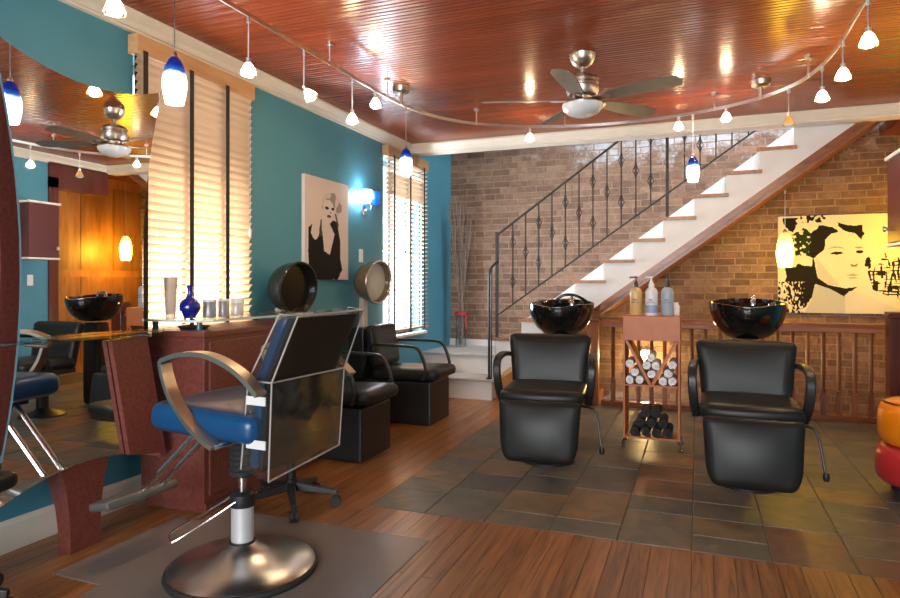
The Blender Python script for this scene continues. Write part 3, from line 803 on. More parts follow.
# glass ledge with rounded front
led = [(0.43,0.012),(-0.42,0.012)]
for i in range(1, 16):
    a = PI*i/16; led.append((0.005-0.425*math.cos(a), 0.012+0.10*math.sin(a)))
q = MB(); q.prism([(x_, y_) for (y_, x_) in led], 'z', 0.950, 0.962); q.build('glass_ledge', GLASSEDGE, ms_, bevel=0.002)
for y_ in (-0.25, 0.30):
    q = MB(); q.cyl((0.0,y_,0.938),(0.06,y_,0.938),0.009); q.build('ledge_bracket', CHROME, ms_, 40)

# ------------------------------------------------------------------ red counter with glass shelf
ct = thing('styling_counter', 'red laminate counter with raised glass shelf under the tan blind', 'counter', (-2.61, 3.22, 0))
q = MB(); q.box((-0.17,-0.61,0.06),(0.255,0.36,0.915)); q.build('body', LAMINATE, ct, bevel=0.003)
q = MB(); q.box((-0.17,-0.575,0.0),(0.235,0.36,0.06)); q.build('plinth', LAMINATE, ct)
q = MB(); q.box((-0.175,-0.62,0.915),(0.262,0.37,0.945)); q.build('countertop', LAMINATE, ct, bevel=0.004)
q = MB(); q.box((0.2555,-0.58,0.10),(0.268,-0.125,0.89)); q.build('door', LAMINATE, ct, bevel=0.002)
q = MB(); q.box((0.2555,-0.115,0.10),(0.268,0.34,0.89)); d2 = q.build('door', LAMINATE, ct, bevel=0.002)
q = MB(); q.tube([(0.268,-0.08,0.70),(0.295,-0.08,0.71),(0.295,-0.08,0.81),(0.268,-0.08,0.82)], 0.005, 6); q.build('handle', SATIN, d2)
q = MB(); q.prism([(-0.175,-0.63),(0.20,-0.63),(0.27,-0.56),(0.27,0.37),(-0.175,0.37)], 'z', 0.992, 1.004); gs_ = q.build('glass_shelf', GLASSEDGE, ct)
q = MB(); q.tube([(-0.175,-0.631,0.998),(0.2005,-0.631,0.998),(0.271,-0.5605,0.998),(0.271,0.37,0.998)], 0, flat=(0.003,0.012)); q.build('shelf_edge', plain('polished_glass_edge', (0.62,0.70,0.68), 0.15), gs_)
for (x_, y_) in ((0.17,-0.55),(0.17,0.30),(-0.13,-0.55),(-0.13,0.30)):
    q = MB(); q.cyl((x_,y_,0.945),(x_,y_,0.992),0.016); q.build('shelf_post', GREENGLASS, ct, 40)
GZ = 1.004
q = MB(); q.lathe([(0.0,0.0),(0.026,0.0),(0.026,0.02),(0.030,0.11),(0.036,0.22),(0.034,0.22),(0.028,0.11),(0.023,0.022),(0,0.022)], 20)
tag(q.build('glass_vase', FROST, None, 40, loc=(-2.655,2.69,GZ)), 'tall frosted glass tumbler on the glass shelf before the blind', 'vase')
BLUEGLASS = plain('cobalt_glass', (0.008,0.012,0.22), 0.06, coat=0.6, em=(0.01,0.02,0.5), ems=0.0)
bv = thing('blue_vase', 'cobalt blue round bottle vase with narrow neck on the glass shelf', 'vase', (-2.560,2.73,GZ))
q = MB(); q.lathe([(0,0),(0.032,0.0),(0.030,0.008),(0.040,0.022),(0.053,0.045),(0.056,0.062),(0.050,0.085),(0.034,0.102),(0.018,0.114),(0.014,0.125),(0.014,0.165),(0.020,0.176),(0.017,0.178),(0.010,0.165),(0.010,0.12)], 24); q.build('bottle', BLUEGLASS, bv, 40)
def canister(x, y, r, h, label, mat, lid=0.012, small=False):
    t = thing('canister', label, 'canister', (x, y, GZ), group='tins on the glass shelf')
    q = MB(); q.lathe([(0,0),(r*0.97,0),(r,0.004),(r,h-lid-0.002),(r*0.96,h-lid)], 20); q.build('body', mat, t, 40)
    q = MB(); q.lathe([(r*1.03,h-lid),(r*1.03,h-0.003),(r*0.98,h),(0,h)], 20); q.build('lid', LIDWHITE, t, 40)
canister(-2.545, 2.86, 0.037, 0.098, 'broad grey tin nearest the blue vase on the glass shelf', TIN)
canister(-2.545, 2.975, 0.032, 0.098, 'slim grey tin, middle of three on the glass shelf', TIN)
canister(-2.550, 3.095, 0.041, 0.10, 'pale silver jar, farthest of three on the glass shelf', plain('pale_silver', (0.66,0.62,0.58), 0.4, 0.3), 0.03)
canister(-2.62, 2.80, 0.028, 0.045, 'low glass jar with white lid between blue vase and tins', FROST, 0.014)
tr_ = MB(); tr_.lathe([(0,0),(0.07,0),(0.085,0.015),(0.082,0.016),(0.068,0.004),(0,0.004)], 24)
tag(tr_.build('dark_tray', BLACKPLASTIC, None, 40, loc=(-2.56,2.76,0.946)), 'small dark dish on the counter under the glass shelf', 'dish')

# ------------------------------------------------------------------ styling chair
ch = thing('styling_chair', 'blue vinyl hydraulic styling chair with clear plastic back cover', 'chair', (-1.77, 2.185, 0.005), math.radians(176))
UX = 0.095
q = MB(); q.lathe([(0,0.012),(0.296,0.012),(0.296,0.026),(0.27,0.040),(0.19,0.055),(0.11,0.074),(0.065,0.098),(0.050,0.115),(0,0.115)], 48); q.build('base_disc', SATIN, ch, 35, label='round domed steel base')
q = MB(); q.lathe([(0.0,0.0),(0.305,0.0),(0.309,0.010),(0.305,0.022),(0.297,0.025),(0.297,0.011),(0,0.011)], 48); q.build('rubber_rim', RUBBER, ch, 35)
q = MB(); q.cyl((0,0,0.112),(0,0,0.27),0.046,seg=28); q.build('cylinder', ALU, ch, 35)
q = MB(); q.cyl((0,0,0.105),(0,0,0.122),0.052,seg=28); q.build('cylinder_ring', BLACKPLASTIC, ch, 35)
q = MB(); q.lathe([(0.0,0.265),(0.05,0.265),(0.053,0.275),(0.05,0.315),(0.035,0.33),(0,0.33)], 24); q.build('collar', BLACKPLASTIC, ch, 35)
q = MB(); q.cyl((0,0,0.33),(0,0,0.42),0.016); q.build('piston', CHROME, ch, 35)
pr = [(0,0.385)]
for i in range(9): pr += [(0.046,0.39+i*0.022),(0.055,0.40+i*0.022)]
pr += [(0.046,0.59),(0,0.59)]
q = MB(); q.lathe(pr, 24); q.build('bellows', RUBBER, ch, 35)
q = MB(); q.box((-0.20,-0.12,0.575),(0.18,0.12,0.605)); q.build('seat_plate', BLACKPLASTIC, ch)
q = MB(); q.cushion((0.54,0.52,0.115), 0.045, 0.012, 10, Matrix.Translation((-0.015,0,0.655)) @ Matrix.Rotation(math.radians(-1.5),4,'Y'))
seat = q.build('seat', BLUEVINYL, ch, smooth=60)
q = MB(); q.cushion((0.44,0.50,0.006), 0.003, 0.012, 8, Matrix.Translation((-0.025,0,0.7145)) @ Matrix.Rotation(math.radians(-1.5),4,'Y')); q.build('seat_cover', VINYLCLEAR, seat, smooth=60, label='clear plastic seat cover')
# back: lower lumbar + upper pad leaning away
BACKSHELL = plain('dark_brown_shell', (0.022,0.015,0.012), 0.5, spec=0.3)
def backpart(z0, z1, x0, x1, hw0, hw1, th, mat, name, r=0.03, fwd=0.0):
    q = MB()
    def fn(p):
        t_ = (p.z+0.5); zz = z0+(z1-z0)*t_; hw = hw0+(hw1-hw0)*t_
        bow = -0.02*((p.y)/0.25)**2*-1
        return (x0+(x1-x0)*t_ + p.x + bow*0.6 + fwd + UX, p.y*hw/0.25, zz)
    q.cushion((th, 0.5, 1.0), min(r, th/2-0.001), 0, 8, None, fn)
    return q.build(name, mat, ch, smooth=60)
backpart(0.50, 0.84, -0.345, -0.385, 0.205, 0.212, 0.05, BLUEVINYL, 'lumbar_cushion')
backpart(0.82, 1.065, -0.375, -0.495, 0.212, 0.215, 0.055, BLUEVINYL, 'back_cushion')
backpart(0.49, 0.84, -0.382, -0.422, 0.202, 0.210, 0.018, BACKSHELL, 'lower_back_shell')
backpart(0.83, 1.065, -0.420, -0.534, 0.212, 0.215, 0.016, BACKSHELL, 'upper_back_shell')
# clear cover: sheets behind and at the sides, edged with piping
def sheet(pts, name='back_cover'):
    q = MB(); q.add(pts, [(0,1,2,3)])
    q.add([V(p)+V((-0.002,0,0)) for p in pts], [(3,2,1,0)]); return q.build(name, VINYLCLEAR, ch)
hw = 0.228
A0 = [(-0.43,hw,0.47),(-0.42,-hw,0.50)]; A1 = [(-0.445,hw,0.83),(-0.445,-hw,0.83)]; A2 = [(-0.553,hw-0.012,1.072),(-0.553,-hw+0.012,1.080)]
B0 = [(-0.30,hw,0.50),(-0.30,-hw,0.52)]; B1 = [(-0.335,hw,0.83),(-0.335,-hw,0.83)]; B2 = [(-0.475,hw-0.008,1.080),(-0.475,-hw+0.008,1.088)]
A0, A1, A2, B0, B1, B2 = [[(p[0]+UX, p[1], p[2]) for p in L_] for L_ in (A0, A1, A2, B0, B1, B2)]
sheet([A0[0],A0[1],A1[1],A1[0]]); sheet([A1[0],A1[1],A2[1],A2[0]]); sheet([A2[0],A2[1],B2[1],B2[0]])
for s_ in (0, 1):
    sheet([A0[s_],B0[s_],B1[s_],A1[s_]], 'side_cover'); sheet([A1[s_],B1[s_],B2[s_],A2[s_]], 'side_cover')
    q = MB(); q.tube([B0[s_],B1[s_],B2[s_],A2[s_],A1[s_],A0[s_]], 0.0035, 6); q.tube([A1[s_],B1[s_]], 0.0035, 6); q.build('cover_piping', PIPING, ch, 40)
q = MB(); q.tube([A0[0],A0[1]], 0.004, 6); q.build('cover_piping', PIPING, ch, 40)
q = MB(); q.tube([A1[0],A1[1]], 0.0035, 6); q.build('cover_piping', PIPING, ch, 40)
q = MB(); q.tube([A2[0],A2[1]], 0.004, 6); q.build('cover_piping', PIPING, ch, 40)
for z_ in (0.60, 0.76):
    q = MB(); q.box((-0.42+UX,hw+0.002,z_-0.016),(-0.33+UX,hw+0.006,z_+0.016)); q.build('hook_strap', LIDWHITE, ch, label='white fastening strap on the cover')
armp = bez([(-0.37,0,0.795),(-0.27,0,0.872),(-0.13,0,0.922),(0.0,0,0.922),(0.095,0,0.897)], 6) + bez([(0.105,0,0.886),(0.09,0,0.83),(0.05,0,0.75),(-0.03,0,0.665),(-0.11,0,0.61),(-0.16,0,0.588)], 6)
for s_ in (1, -1):
    q = MB(); q.tube([(p.x+0.02, 0.285*s_, p.z) for p in armp], 0, flat=(0.052,0.018)); q.build('armrest', BRONZE, ch, 35, bevel=0.003, label='arched bronze metal armrest')
    q = MB(); q.cyl((-0.15,0.15*s_,0.592),(-0.15,0.30*s_,0.592),0.010); q.build('arm_bolt', CHROME, ch, 40)
    q = MB(); q.tube([(0.16,0.05*s_,0.60),(0.50,0.05*s_+0.03,0.272)], 0.013); q.build('footrest_tube', CHROME, ch, 40)
q = MB(); q.cushion((0.13,0.36,0.042), 0.015, 0, 6, Matrix.Translation((0.535,0.085,0.258)) @ Matrix.Rotation(math.radians(12),4,'Y')); q.build('footrest', plain('dull_grey_metal', (0.22,0.21,0.20), 0.4, 0.7), ch, smooth=50)
q = MB(); q.tube(bez([(-0.01,0.05,0.295),(0.06,0.13,0.235),(0.135,0.225,0.175),(0.165,0.225,0.170),(0.215,0.165,0.180),(0.13,0.06,0.240),(0.05,0.0,0.300)], 6), 0.0042); q.build('pump_handle', CHROME, ch, 40)

# ------------------------------------------------------------------ task stool behind it
ts = thing('task_stool', 'black stool on a five-star castor base behind the blue chair', 'stool', (-2.03, 2.90, 0), 0.35)
q = MB(); q.cyl((0,0,0.09),(0,0,0.15),0.035); q.cyl((0,0,0.15),(0,0,0.42),0.025); q.build('column', BLACKPLASTIC, ts, 40)
for k in range(5):
    a = 2*PI*k/5
    M = Matrix.Rotation(a,4,'Z')
    q = MB(); q.add([(0.02,-0.025,0.09),(0.25,-0.014,0.065),(0.25,0.014,0.065),(0.02,0.025,0.09),(0.02,-0.02,0.135),(0.25,-0.012,0.09),(0.25,0.012,0.09),(0.02,0.02,0.135)], [(0,3,2,1),(4,5,6,7),(0,1,5,4),(1,2,6,5),(2,3,7,6),(3,0,4,7)], M); leg = q.build('leg', BLACKPLASTIC, ts, bevel=0.004)
    q = MB()
    for d in (-0.014, 0.014):
        p = M @ V((0.24, d-0.008, 0.028)); p2_ = M @ V((0.24, d+0.008, 0.028)); q.cyl(p, p2_, 0.028, seg=16)
    q.cyl(M @ V((0.24,0,0.03)), M @ V((0.24,0,0.07)), 0.01); q.build('castor', RUBBER, leg, 40)
q = MB(); q.cushion((0.38,0.36,0.07), 0.03, 0.01, 8, Matrix.Translation((0,0,0.455))); q.build('seat', BLACKVINYL, ts, smooth=60)

def copy_tree(o, parent=None):
    c = o.copy(); COL.objects.link(c); c.parent = parent
    for k_ in list(o.children): copy_tree(k_, c)
    return c
ts2 = copy_tree(ts); ts2.location = (-2.54, 1.47, 0); ts2.rotation_euler = (0, 0, math.radians(100))
tag(ts2, 'black castor stool standing at the bottom left edge before the mirror', 'stool')
# ------------------------------------------------------------------ clear floor mat
m = MB(); m.prism([(-2.20,1.0),(-1.16,1.0),(-1.16,2.74),(-2.33,2.74),(-2.33,2.55),(-2.47,2.55),(-2.47,1.87),(-2.20,1.87)], 'z', 0.0006, 0.004)
tag(m.build('floor_mat', MATPLASTIC), 'grey translucent plastic chair mat under the blue styling chair', 'mat')

# ------------------------------------------------------------------ dryer chairs
def hood_meshes():
    prof_o = []
    for i in range(13):
        a = (PI/2)*i/12
        prof_o.append((0.185*math.sin(a)**0.85 if i else 0, -0.19*math.cos(a)))
    outer = prof_o + [(0.190,0.03),(0.180,0.03)] + [(r*0.93, z*0.93) for r, z in prof_o[::-1]]
    return outer
def dryer(yc, label, hood_mat, inner_mat, rim_mat, hz, hoff):
    t = thing('dryer_chair', label, 'dryer chair', (-2.42, yc, 0), group='hooded dryer chairs along the teal wall')
    q = MB(); q.box((-0.40,-0.22,0.0),(0.345,0.22,0.36)); q.build('base', BLACKPLASTIC, t, bevel=0.012)
    q = MB(); q.box((-0.42,-0.245,0.36),(-0.27,0.245,0.80)); q.build('machine_case', BLACKPLASTIC, t, bevel=0.012)
    q = MB(); q.cushion((0.62,0.48,0.10), 0.045, 0.010, 8, Matrix.Translation((0.105,0,0.415)) @ Matrix.Rotation(math.radians(-2),4,'Y')); q.build('seat', BLACKVINYL, t, smooth=60)
    q = MB(); q.cushion((0.10,0.47,0.37), 0.045, 0, 8, Matrix.Translation((-0.205,0,0.64)) @ Matrix.Rotation(math.radians(-10),4,'Y')); q.build('backrest', BLACKVINYL, t, smooth=60)
    for s_ in (-1, 1):
        q = MB(); q.tube(bez([(-0.27,0.27*s_,0.40),(-0.20,0.27*s_,0.64),(-0.12,0.27*s_,0.665),(0.10,0.27*s_,0.665),(0.23,0.27*s_,0.655),(0.285,0.27*s_,0.60),(0.33,0.27*s_,0.46),(0.30,0.27*s_,0.385)], 5), 0, flat=(0.035,0.022)); q.build('armrest', BLACKPLASTIC, t, 40, bevel=0.006)
    q = MB(); q.box((-0.385,hoff-0.038,0.80),(-0.335,hoff+0.038,hz-0.14)); q.build('hood_post', plain('tan_plastic', (0.55,0.46,0.36), 0.5), t, bevel=0.006, label='tan hood post')
    M = Matrix.Translation((-0.235,hoff,hz)) @ Matrix.Rotation(math.radians(-8),4,'Z') @ Matrix.Rotation(math.radians(95),4,'Y')
    q = MB(); q.lathe(hood_meshes(), 32, M); hd = q.build('hood', hood_mat, t, 35)
    q = MB(); q.lathe([(0.186+0.009*math.cos(2*PI*k/8), 0.03+0.009*math.sin(2*PI*k/8)) for k in range(8)], 32, M, closed=True); q.build('hood_rim', rim_mat, hd, 40)
    q = MB(); q.lathe([(0.0,-0.16),(0.10,-0.13),(0.165,-0.04),(0.168,-0.02)], 32, M); q.build('hood_liner', inner_mat, hd, 40)
    q = MB(); q.lathe([(0.055,-0.182),(0.062,-0.196),(0.05,-0.202),(0.0,-0.202)], 20, M); q.build('hood_vent', rim_mat, hd, 40)
BRZ = plain('smoked_bronze_plastic', (0.13,0.095,0.055), 0.18, coat=0.4)
BLKH = plain('black_hood_plastic', (0.012,0.010,0.009), 0.16, coat=0.4)
dryer(3.965, 'black-hooded dryer chair nearest the styling counter', BLKH, plain('hood_liner_dark', (0.010,0.009,0.008), 0.22), BLKH, 1.155, -0.12)
dryer(5.14, 'bronze-hooded dryer chair standing nearest the stairs', BRZ, plain('hood_liner_pale', (0.42,0.42,0.34), 0.3), NICKEL, 1.20, -0.08)

# ------------------------------------------------------------------ track lighting
tk = thing('track_rail', 'curved metal monorail track under the wooden ceiling', 'track light', (0,0,0))
RZ = 2.52
raw = [(-2.07,1.1),(-2.07,2.0),(-2.07,2.8),(-2.07,3.6),(-2.06,4.2),(-2.0,4.58),(-1.86,4.90),(-1.62,5.16),(-1.25,5.36),(-0.80,5.47),(-0.35,5.45),(0.05,5.33),(0.38,5.13),(0.60,4.84),(0.70,4.50),(0.735,4.10),(0.735,3.6),(0.735,2.6),(0.735,1.5)]
path = bez([(x,y,RZ) for x,y in raw], 6)
q = MB(); q.tube(path, 0, flat=(0.008,0.022)); q.build('rail', SATIN, tk, 40)
for (x, y) in ((-2.07,1.9),(-2.07,3.35),(-2.06,4.1),(-1.72,5.07),(-1.05,5.42),(0.12,5.29),(0.66,4.66),(0.735,3.3)):
    q = MB(); q.cyl((x,y,RZ+0.008),(x,y,CZ),0.005,seg=8); q.cyl((x,y,CZ-0.012),(x,y,CZ),0.022,seg=16); q.cyl((x,y,RZ-0.014),(x,y,RZ+0.014),0.009,seg=10); q.build('standoff', SATIN, tk, 40)
for (x, y) in ((-2.045,4.30),(0.42,5.08)):
    q = MB(); q.lathe([(0,CZ-0.05),(0.04,CZ-0.05),(0.062,CZ-0.035),(0.066,CZ),(0,CZ)], 24, Matrix.Translation((x,y,0))); q.cyl((x,y,RZ-0.01),(x,y,CZ-0.04),0.012); q.build('power_feed', NICKEL, tk, 40)

BM = {}
def bulbmat(e):
    if e not in BM: BM[e] = emit('lit_bulb', (1.0,0.72,0.42), e*26)
    return BM[e]
LITFROST, nt, b = newmat('lit_frosted_glass'); nt.nodes.remove(b)
a_ = N(nt, 'ShaderNodeBsdfTransparent'); c_ = N(nt, 'ShaderNodeBsdfTranslucent'); c_.inputs[0].default_value = (0.9,0.85,0.78,1)
x_ = N(nt, 'ShaderNodeMixShader'); x_.inputs[0].default_value = 0.45
nt.links.new(a_.outputs[0], x_.inputs[1]); nt.links.new(c_.outputs[0], x_.inputs[2]); nt.links.new(x_.outputs[0], nt.nodes['Material Output'].inputs[0])
AMBER = plain('unlit_amber_glass', (0.55,0.34,0.12), 0.2)
def spot(x, y, zh, label, lit=True, tilt=(0,0), energy=9, r=0.030):
    t = thing('spot_light', label, 'spotlight', (x, y, RZ), group='spot heads on the curved track')
    q = MB(); q.cyl((0,0,-0.04),(0,0,-0.0115),0.010,seg=10); q.build('track_clip', SATIN, t, 40)
    L = RZ-zh
    q = MB(); q.cyl((0,0,-L+0.05),(0,0,-0.03),0.004,seg=8); q.build('stem', SATIN, t, 40)
    M = Matrix.Translation((0,0,-L+0.05)) @ Euler((tilt[0],tilt[1],0)).to_matrix().to_4x4()
    q = MB(); q.cyl(M @ V((0,0,0.005)), M @ V((0,0,-0.022)), 0.012, seg=12); q.build('socket', SATIN, t, 40)
    q = MB(); q.lathe([(0.013,-0.018),(0.024,-0.034),(0.036,-0.062),(0.040,-0.078),(0.037,-0.078),(0.033,-0.062),(0.021,-0.036),(0.011,-0.022)], 18, M, closed=True)
    q.build('shade', LITFROST if lit else AMBER, t, 40)
    q = MB(); q.lathe([(0,-0.026),(0.012,-0.03),(r*0.8,-0.05),(r,-0.066),(r*0.72,-0.083),(0,-0.09)], 16, M); q.build('bulb', bulbmat(energy) if lit else LIDWHITE, t, 40)
    if lit:
        pass
W_ = 10
spot(-2.07, 1.82, 2.25, 'lit spot head at the top left above the mirror', energy=W_)
spot(-2.07, 2.60, 2.25, 'lit spot head hanging before the tan blind valance', energy=W_)
spot(-2.07, 3.08, 2.25, 'tilted spot head with visible glass shade over the teal wall', tilt=(0.3,-0.55), energy=W_*0.5, r=0.024)
spot(-2.07, 3.62, 2.25, 'lit spot head, third along the straight left run of track', energy=W_)
spot(-2.065, 3.93, 2.43, 'lit spot head set close under the track near its left feed', energy=W_)
spot(-1.33, 5.33, 2.43, 'lit spot head at the far bend left of the ceiling fan', energy=W_)
spot(-0.14, 5.405, 2.44, 'lit spot head just below the right fan blade', energy=W_)
spot(0.20, 5.24, 2.44, 'lit spot head right of the ceiling fan before the white header', energy=W_)
spot(0.575, 4.88, 2.29, 'unlit amber spot head near the top of the stairs', lit=False)
spot(0.705, 4.45, 2.33, 'brightest lit spot head at the right bend of the track', energy=W_*1.5, r=0.034)
spot(0.735, 4.02, 2.33, 'lit spot head second from the right end of the track', energy=W_)
spot(0.735, 3.46, 2.32, 'lit spot head at the upper right corner', energy=W_)

PEND = gradient_glass('blue_white_pendant_glass', [(0.0,(1.0,0.98,0.92)),(0.52,(1.0,0.98,0.90)),(0.60,(0.25,0.35,0.25)),(0.67,(0.004,0.03,0.14)),(0.80,(0.001,0.005,0.05)),(1.0,(0.001,0.002,0.03))], 3.0, 2, 0.0, 0.2)
PST = [(0.0,(1.0,0.66,0.06)),(0.55,(1.0,0.60,0.035)),(0.85,(0.55,0.25,0.01)),(1.0,(0.05,0.02,0.003))]
PENDY2 = gradient_glass('yellow_pendant_glass_bright', PST, 52, 2, 0.0, 0.33)
PENDY = gradient_glass('yellow_pendant_glass', PST, 27, 2, 0.0, 0.33)
energy_k = 60
def pendant(x, y, zbot, ztop, label, mat=PEND, h=0.20, r=0.05, energy=6, col=(1.0,0.86,0.65), canopy=True):
    t = thing('pendant_light', label, 'pendant light', (x, y, zbot), group='glass pendants')
    q = MB(); pr = [(0.74,0.0),(0.88,0.16),(0.98,0.32),(1.0,0.45),(0.93,0.62),(0.76,0.80),(0.50,0.93),(0.22,1.0)]
    o_ = [(a*r, b_*h) for a, b_ in pr]; i_ = [(a*r*0.93, b_*h*0.985) for a, b_ in pr[::-1]]
    q.lathe(o_+i_, 24, closed=True); q.build('shade', mat, t, 45)
    q = MB(); q.lathe([(0,h*0.97),(r*0.26,h*0.97),(r*0.26,h*1.04),(r*0.1,h*1.10),(0,h*1.10)], 12); q.build('cap', SATIN, t, 40)
    q = MB(); q.cyl((0,0,h*1.08),(0,0,ztop-zbot-0.03),0.0022,seg=6); q.build('cord', SATIN, t)
    q = MB(); q.cyl((0,0,ztop-zbot-0.045),(0,0,ztop-zbot-0.0115),0.010,seg=10); q.build('clip', SATIN, t, 40)
    q = MB(); q.lathe([(0,h*0.30),(r*0.35,h*0.34),(r*0.42,h*0.45),(r*0.3,h*0.58),(0,h*0.62)], 14); q.build('bulb', emit('pendant_bulb', col, energy*energy_k/(r/0.05)**2), t, 40)
pendant(-2.07, 2.12, 1.955, RZ, 'blue and white glass pendant in front of the tan blind', energy=7)
pendant(-2.04, 4.37, 2.0, RZ, 'blue and white glass pendant in front of the far brown blind', energy=3)
pendant(-0.035, 5.38, 1.985, RZ, 'blue and white glass pendant in front of the iron railing', energy=3)
pendant(0.775, 6.85, 1.34, 2.09, 'tall yellow glass pendant hanging in front of the portrait canvas', PENDY, 0.33, 0.075, 22, (1.0,0.60,0.10))
pendant(1.95, 6.85, 1.50, CZ, 'yellow glass pendant before the panelled wall, seen in the mirror', PENDY2, 0.33, 0.075, 40, (1.0,0.60,0.10))

# ------------------------------------------------------------------ ceiling fan
fan = thing('ceiling_fan', 'nickel ceiling fan with five grey-brown blades and white glass bowl', 'ceiling fan', (-0.68, 4.09, CZ))
q = MB(); q.lathe([(0,-0.085),(0.03,-0.083),(0.058,-0.065),(0.076,-0.035),(0.082,-0.002),(0,-0.002)], 28); q.build('canopy', NICKEL, fan, 40)
q = MB(); q.cyl((0,0,-0.14),(0,0,-0.08),0.013); q.build('downrod', NICKEL, fan, 40)
q = MB(); q.lathe([(0,-0.128),(0.05,-0.13),(0.085,-0.145),(0.100,-0.165),(0.100,-0.185),(0.094,-0.19),(0.094,-0.205),(0.102,-0.21),(0.102,-0.235),(0.090,-0.262),(0.06,-0.27),(0,-0.27)], 32); q.build('motor_housing', NICKEL, fan, 35)
q = MB(); q.lathe([(0,-0.27),(0.055,-0.27),(0.05,-0.30),(0.11,-0.305),(0.125,-0.315),(0.125,-0.322),(0,-0.322)], 32); q.build('light_fitter', NICKEL, fan, 35)
q = MB(); q.lathe([(0.128,-0.322),(0.124,-0.345),(0.10,-0.372),(0.06,-0.390),(0,-0.397)], 32); q.build('glass_bowl', plain('fan_bowl_glass', (0.72,0.72,0.72), 0.2), fan, 40)
bl_ = [(0.15,-0.035),(0.22,-0.055),(0.36,-0.066),(0.56,-0.068),(0.62,-0.045),(0.64,0.0),(0.62,0.050),(0.56,0.066),(0.36,0.062),(0.22,0.050),(0.15,0.035)]
BLADE = plain('fan_blade_wood', (0.17,0.14,0.105), 0.38, var=0.12, scale=18)
for k in range(5):
    a = math.radians(340+72*k)
    M = Matrix.Rotation(a,4,'Z') @ Matrix.Translation((0,0,-0.290)) @ Matrix.Rotation(math.radians(-13),4,'X')
    q = MB(); q.prism(bl_, 'z', -0.003, 0.003, M); bo = q.build('blade', BLADE, fan)
    q = MB(); q.prism([(0.05,-0.02),(0.17,-0.03),(0.20,0.0),(0.17,0.03),(0.05,0.02)], 'z', -0.010, -0.003, M); q.build('blade_iron', NICKEL, bo)

# ------------------------------------------------------------------ shampoo chairs and bowls
def shampoo_chair(x, y, rz, label):
    t = thing('shampoo_chair', label, 'wash chair', (x, y, 0), rz, group='black wash chairs on the slate')
    q = MB(); q.lathe([(0,0),(0.19,0),(0.19,0.012),(0.16,0.025),(0.07,0.05),(0.05,0.07),(0.05,0.375),(0,0.375)], 28, Matrix.Translation((0,0.12,0))); q.build('pedestal', BLACKPLASTIC, t, 35)
    q = MB(); q.box((-0.22,-0.20,0.375),(0.22,0.28,0.425)); q.build('seat_frame', BLACKPLASTIC, t, bevel=0.01)
    def sf(p): return (p.x, p.y - 0.035*(1-(p.x/0.27)**2)*(1 if p.y < 0 else 0), p.z)
    q = MB(); q.cushion((0.53,0.50,0.095), 0.044, 0.010, 10, Matrix.Translation((0,0.0,0.475)), sf); q.build('seat', BLACKVINYL, t, smooth=60)
    def bf(p):
        t_ = max(0.0, (p.z+0.21)/0.42)
        w = 0.90+0.14*t_**1.5
        k_ = max(0, 1-(p.x/0.28)**2)*max(0, 1-(p.z/0.21)**2)
        return (p.x*w, p.y + 0.07*t_ - 0.030*(p.x/0.28)**2 - (0.030*k_ if p.y < 0 else 0), p.z)
    q = MB(); q.cushion((0.56,0.085,0.42), 0.040, 0, 10, Matrix.Translation((0,0.25,0.625)), bf); q.build('backrest', BLACKVINYL, t, smooth=60)
    def lf(p):
        t_ = max(0.0, (p.z+0.185)/0.37)
        w_ = (0.87+0.13*t_**0.6)*(1-0.13*((0.28-t_)/0.28)**2 if t_ < 0.28 else 1)
        k_ = max(0, 1-(p.x/0.25)**2)*max(0, 1-(p.z/0.185)**2)
        return (p.x*w_, p.y - (0.030*k_ if p.y < 0 else 0), p.z)
    q = MB(); q.cushion((0.505,0.06,0.37), 0.028, 0, 12, Matrix.Translation((0,-0.325,0.285)) @ Matrix.Rotation(math.radians(-10),4,'X'), lf); q.build('leg_rest', BLACKVINYL, t, smooth=60)
    q = MB(); q.box((-0.20,-0.29,0.405),(0.20,-0.19,0.422)); q.build('leg_rest_hinge', CHROME, t)
    for s_ in (-1, 1):
        q = MB(); q.tube(bez([(0.285*s_,0.30,0.685),(0.295*s_,0.16,0.705),(0.300*s_,0.02,0.705),(0.305*s_,-0.07,0.685),(0.304*s_,-0.105,0.62),(0.295*s_,-0.08,0.50),(0.28*s_,-0.02,0.41)], 5), 0, flat=(0.050,0.030)); q.build('armrest', BLACKPLASTIC, t, 40, bevel=0.008)
    q = MB(); q.tube(bez([(0.20,-0.04,0.40),(0.29,-0.08,0.40),(0.335,-0.10,0.37),(0.36,-0.14,0.21),(0.368,-0.15,0.165)], 5), 0.007); lv = q.build('lever', BLACKPLASTIC, t, 40)
    q = MB(); q.lathe([(0,-0.03),(0.014,-0.026),(0.018,-0.005),(0.014,0.015),(0,0.02)], 12, Matrix.Translation((0.37,-0.152,0.155))); q.build('lever_knob', BLACKPLASTIC, lv, 50)
shampoo_chair(0.275, 4.10, 0.0, 'black wash chair with leg rest at right of the towel stand')
shampoo_chair(-0.94, 4.18, math.radians(6), 'black wash chair with leg rest at left of the towel stand')
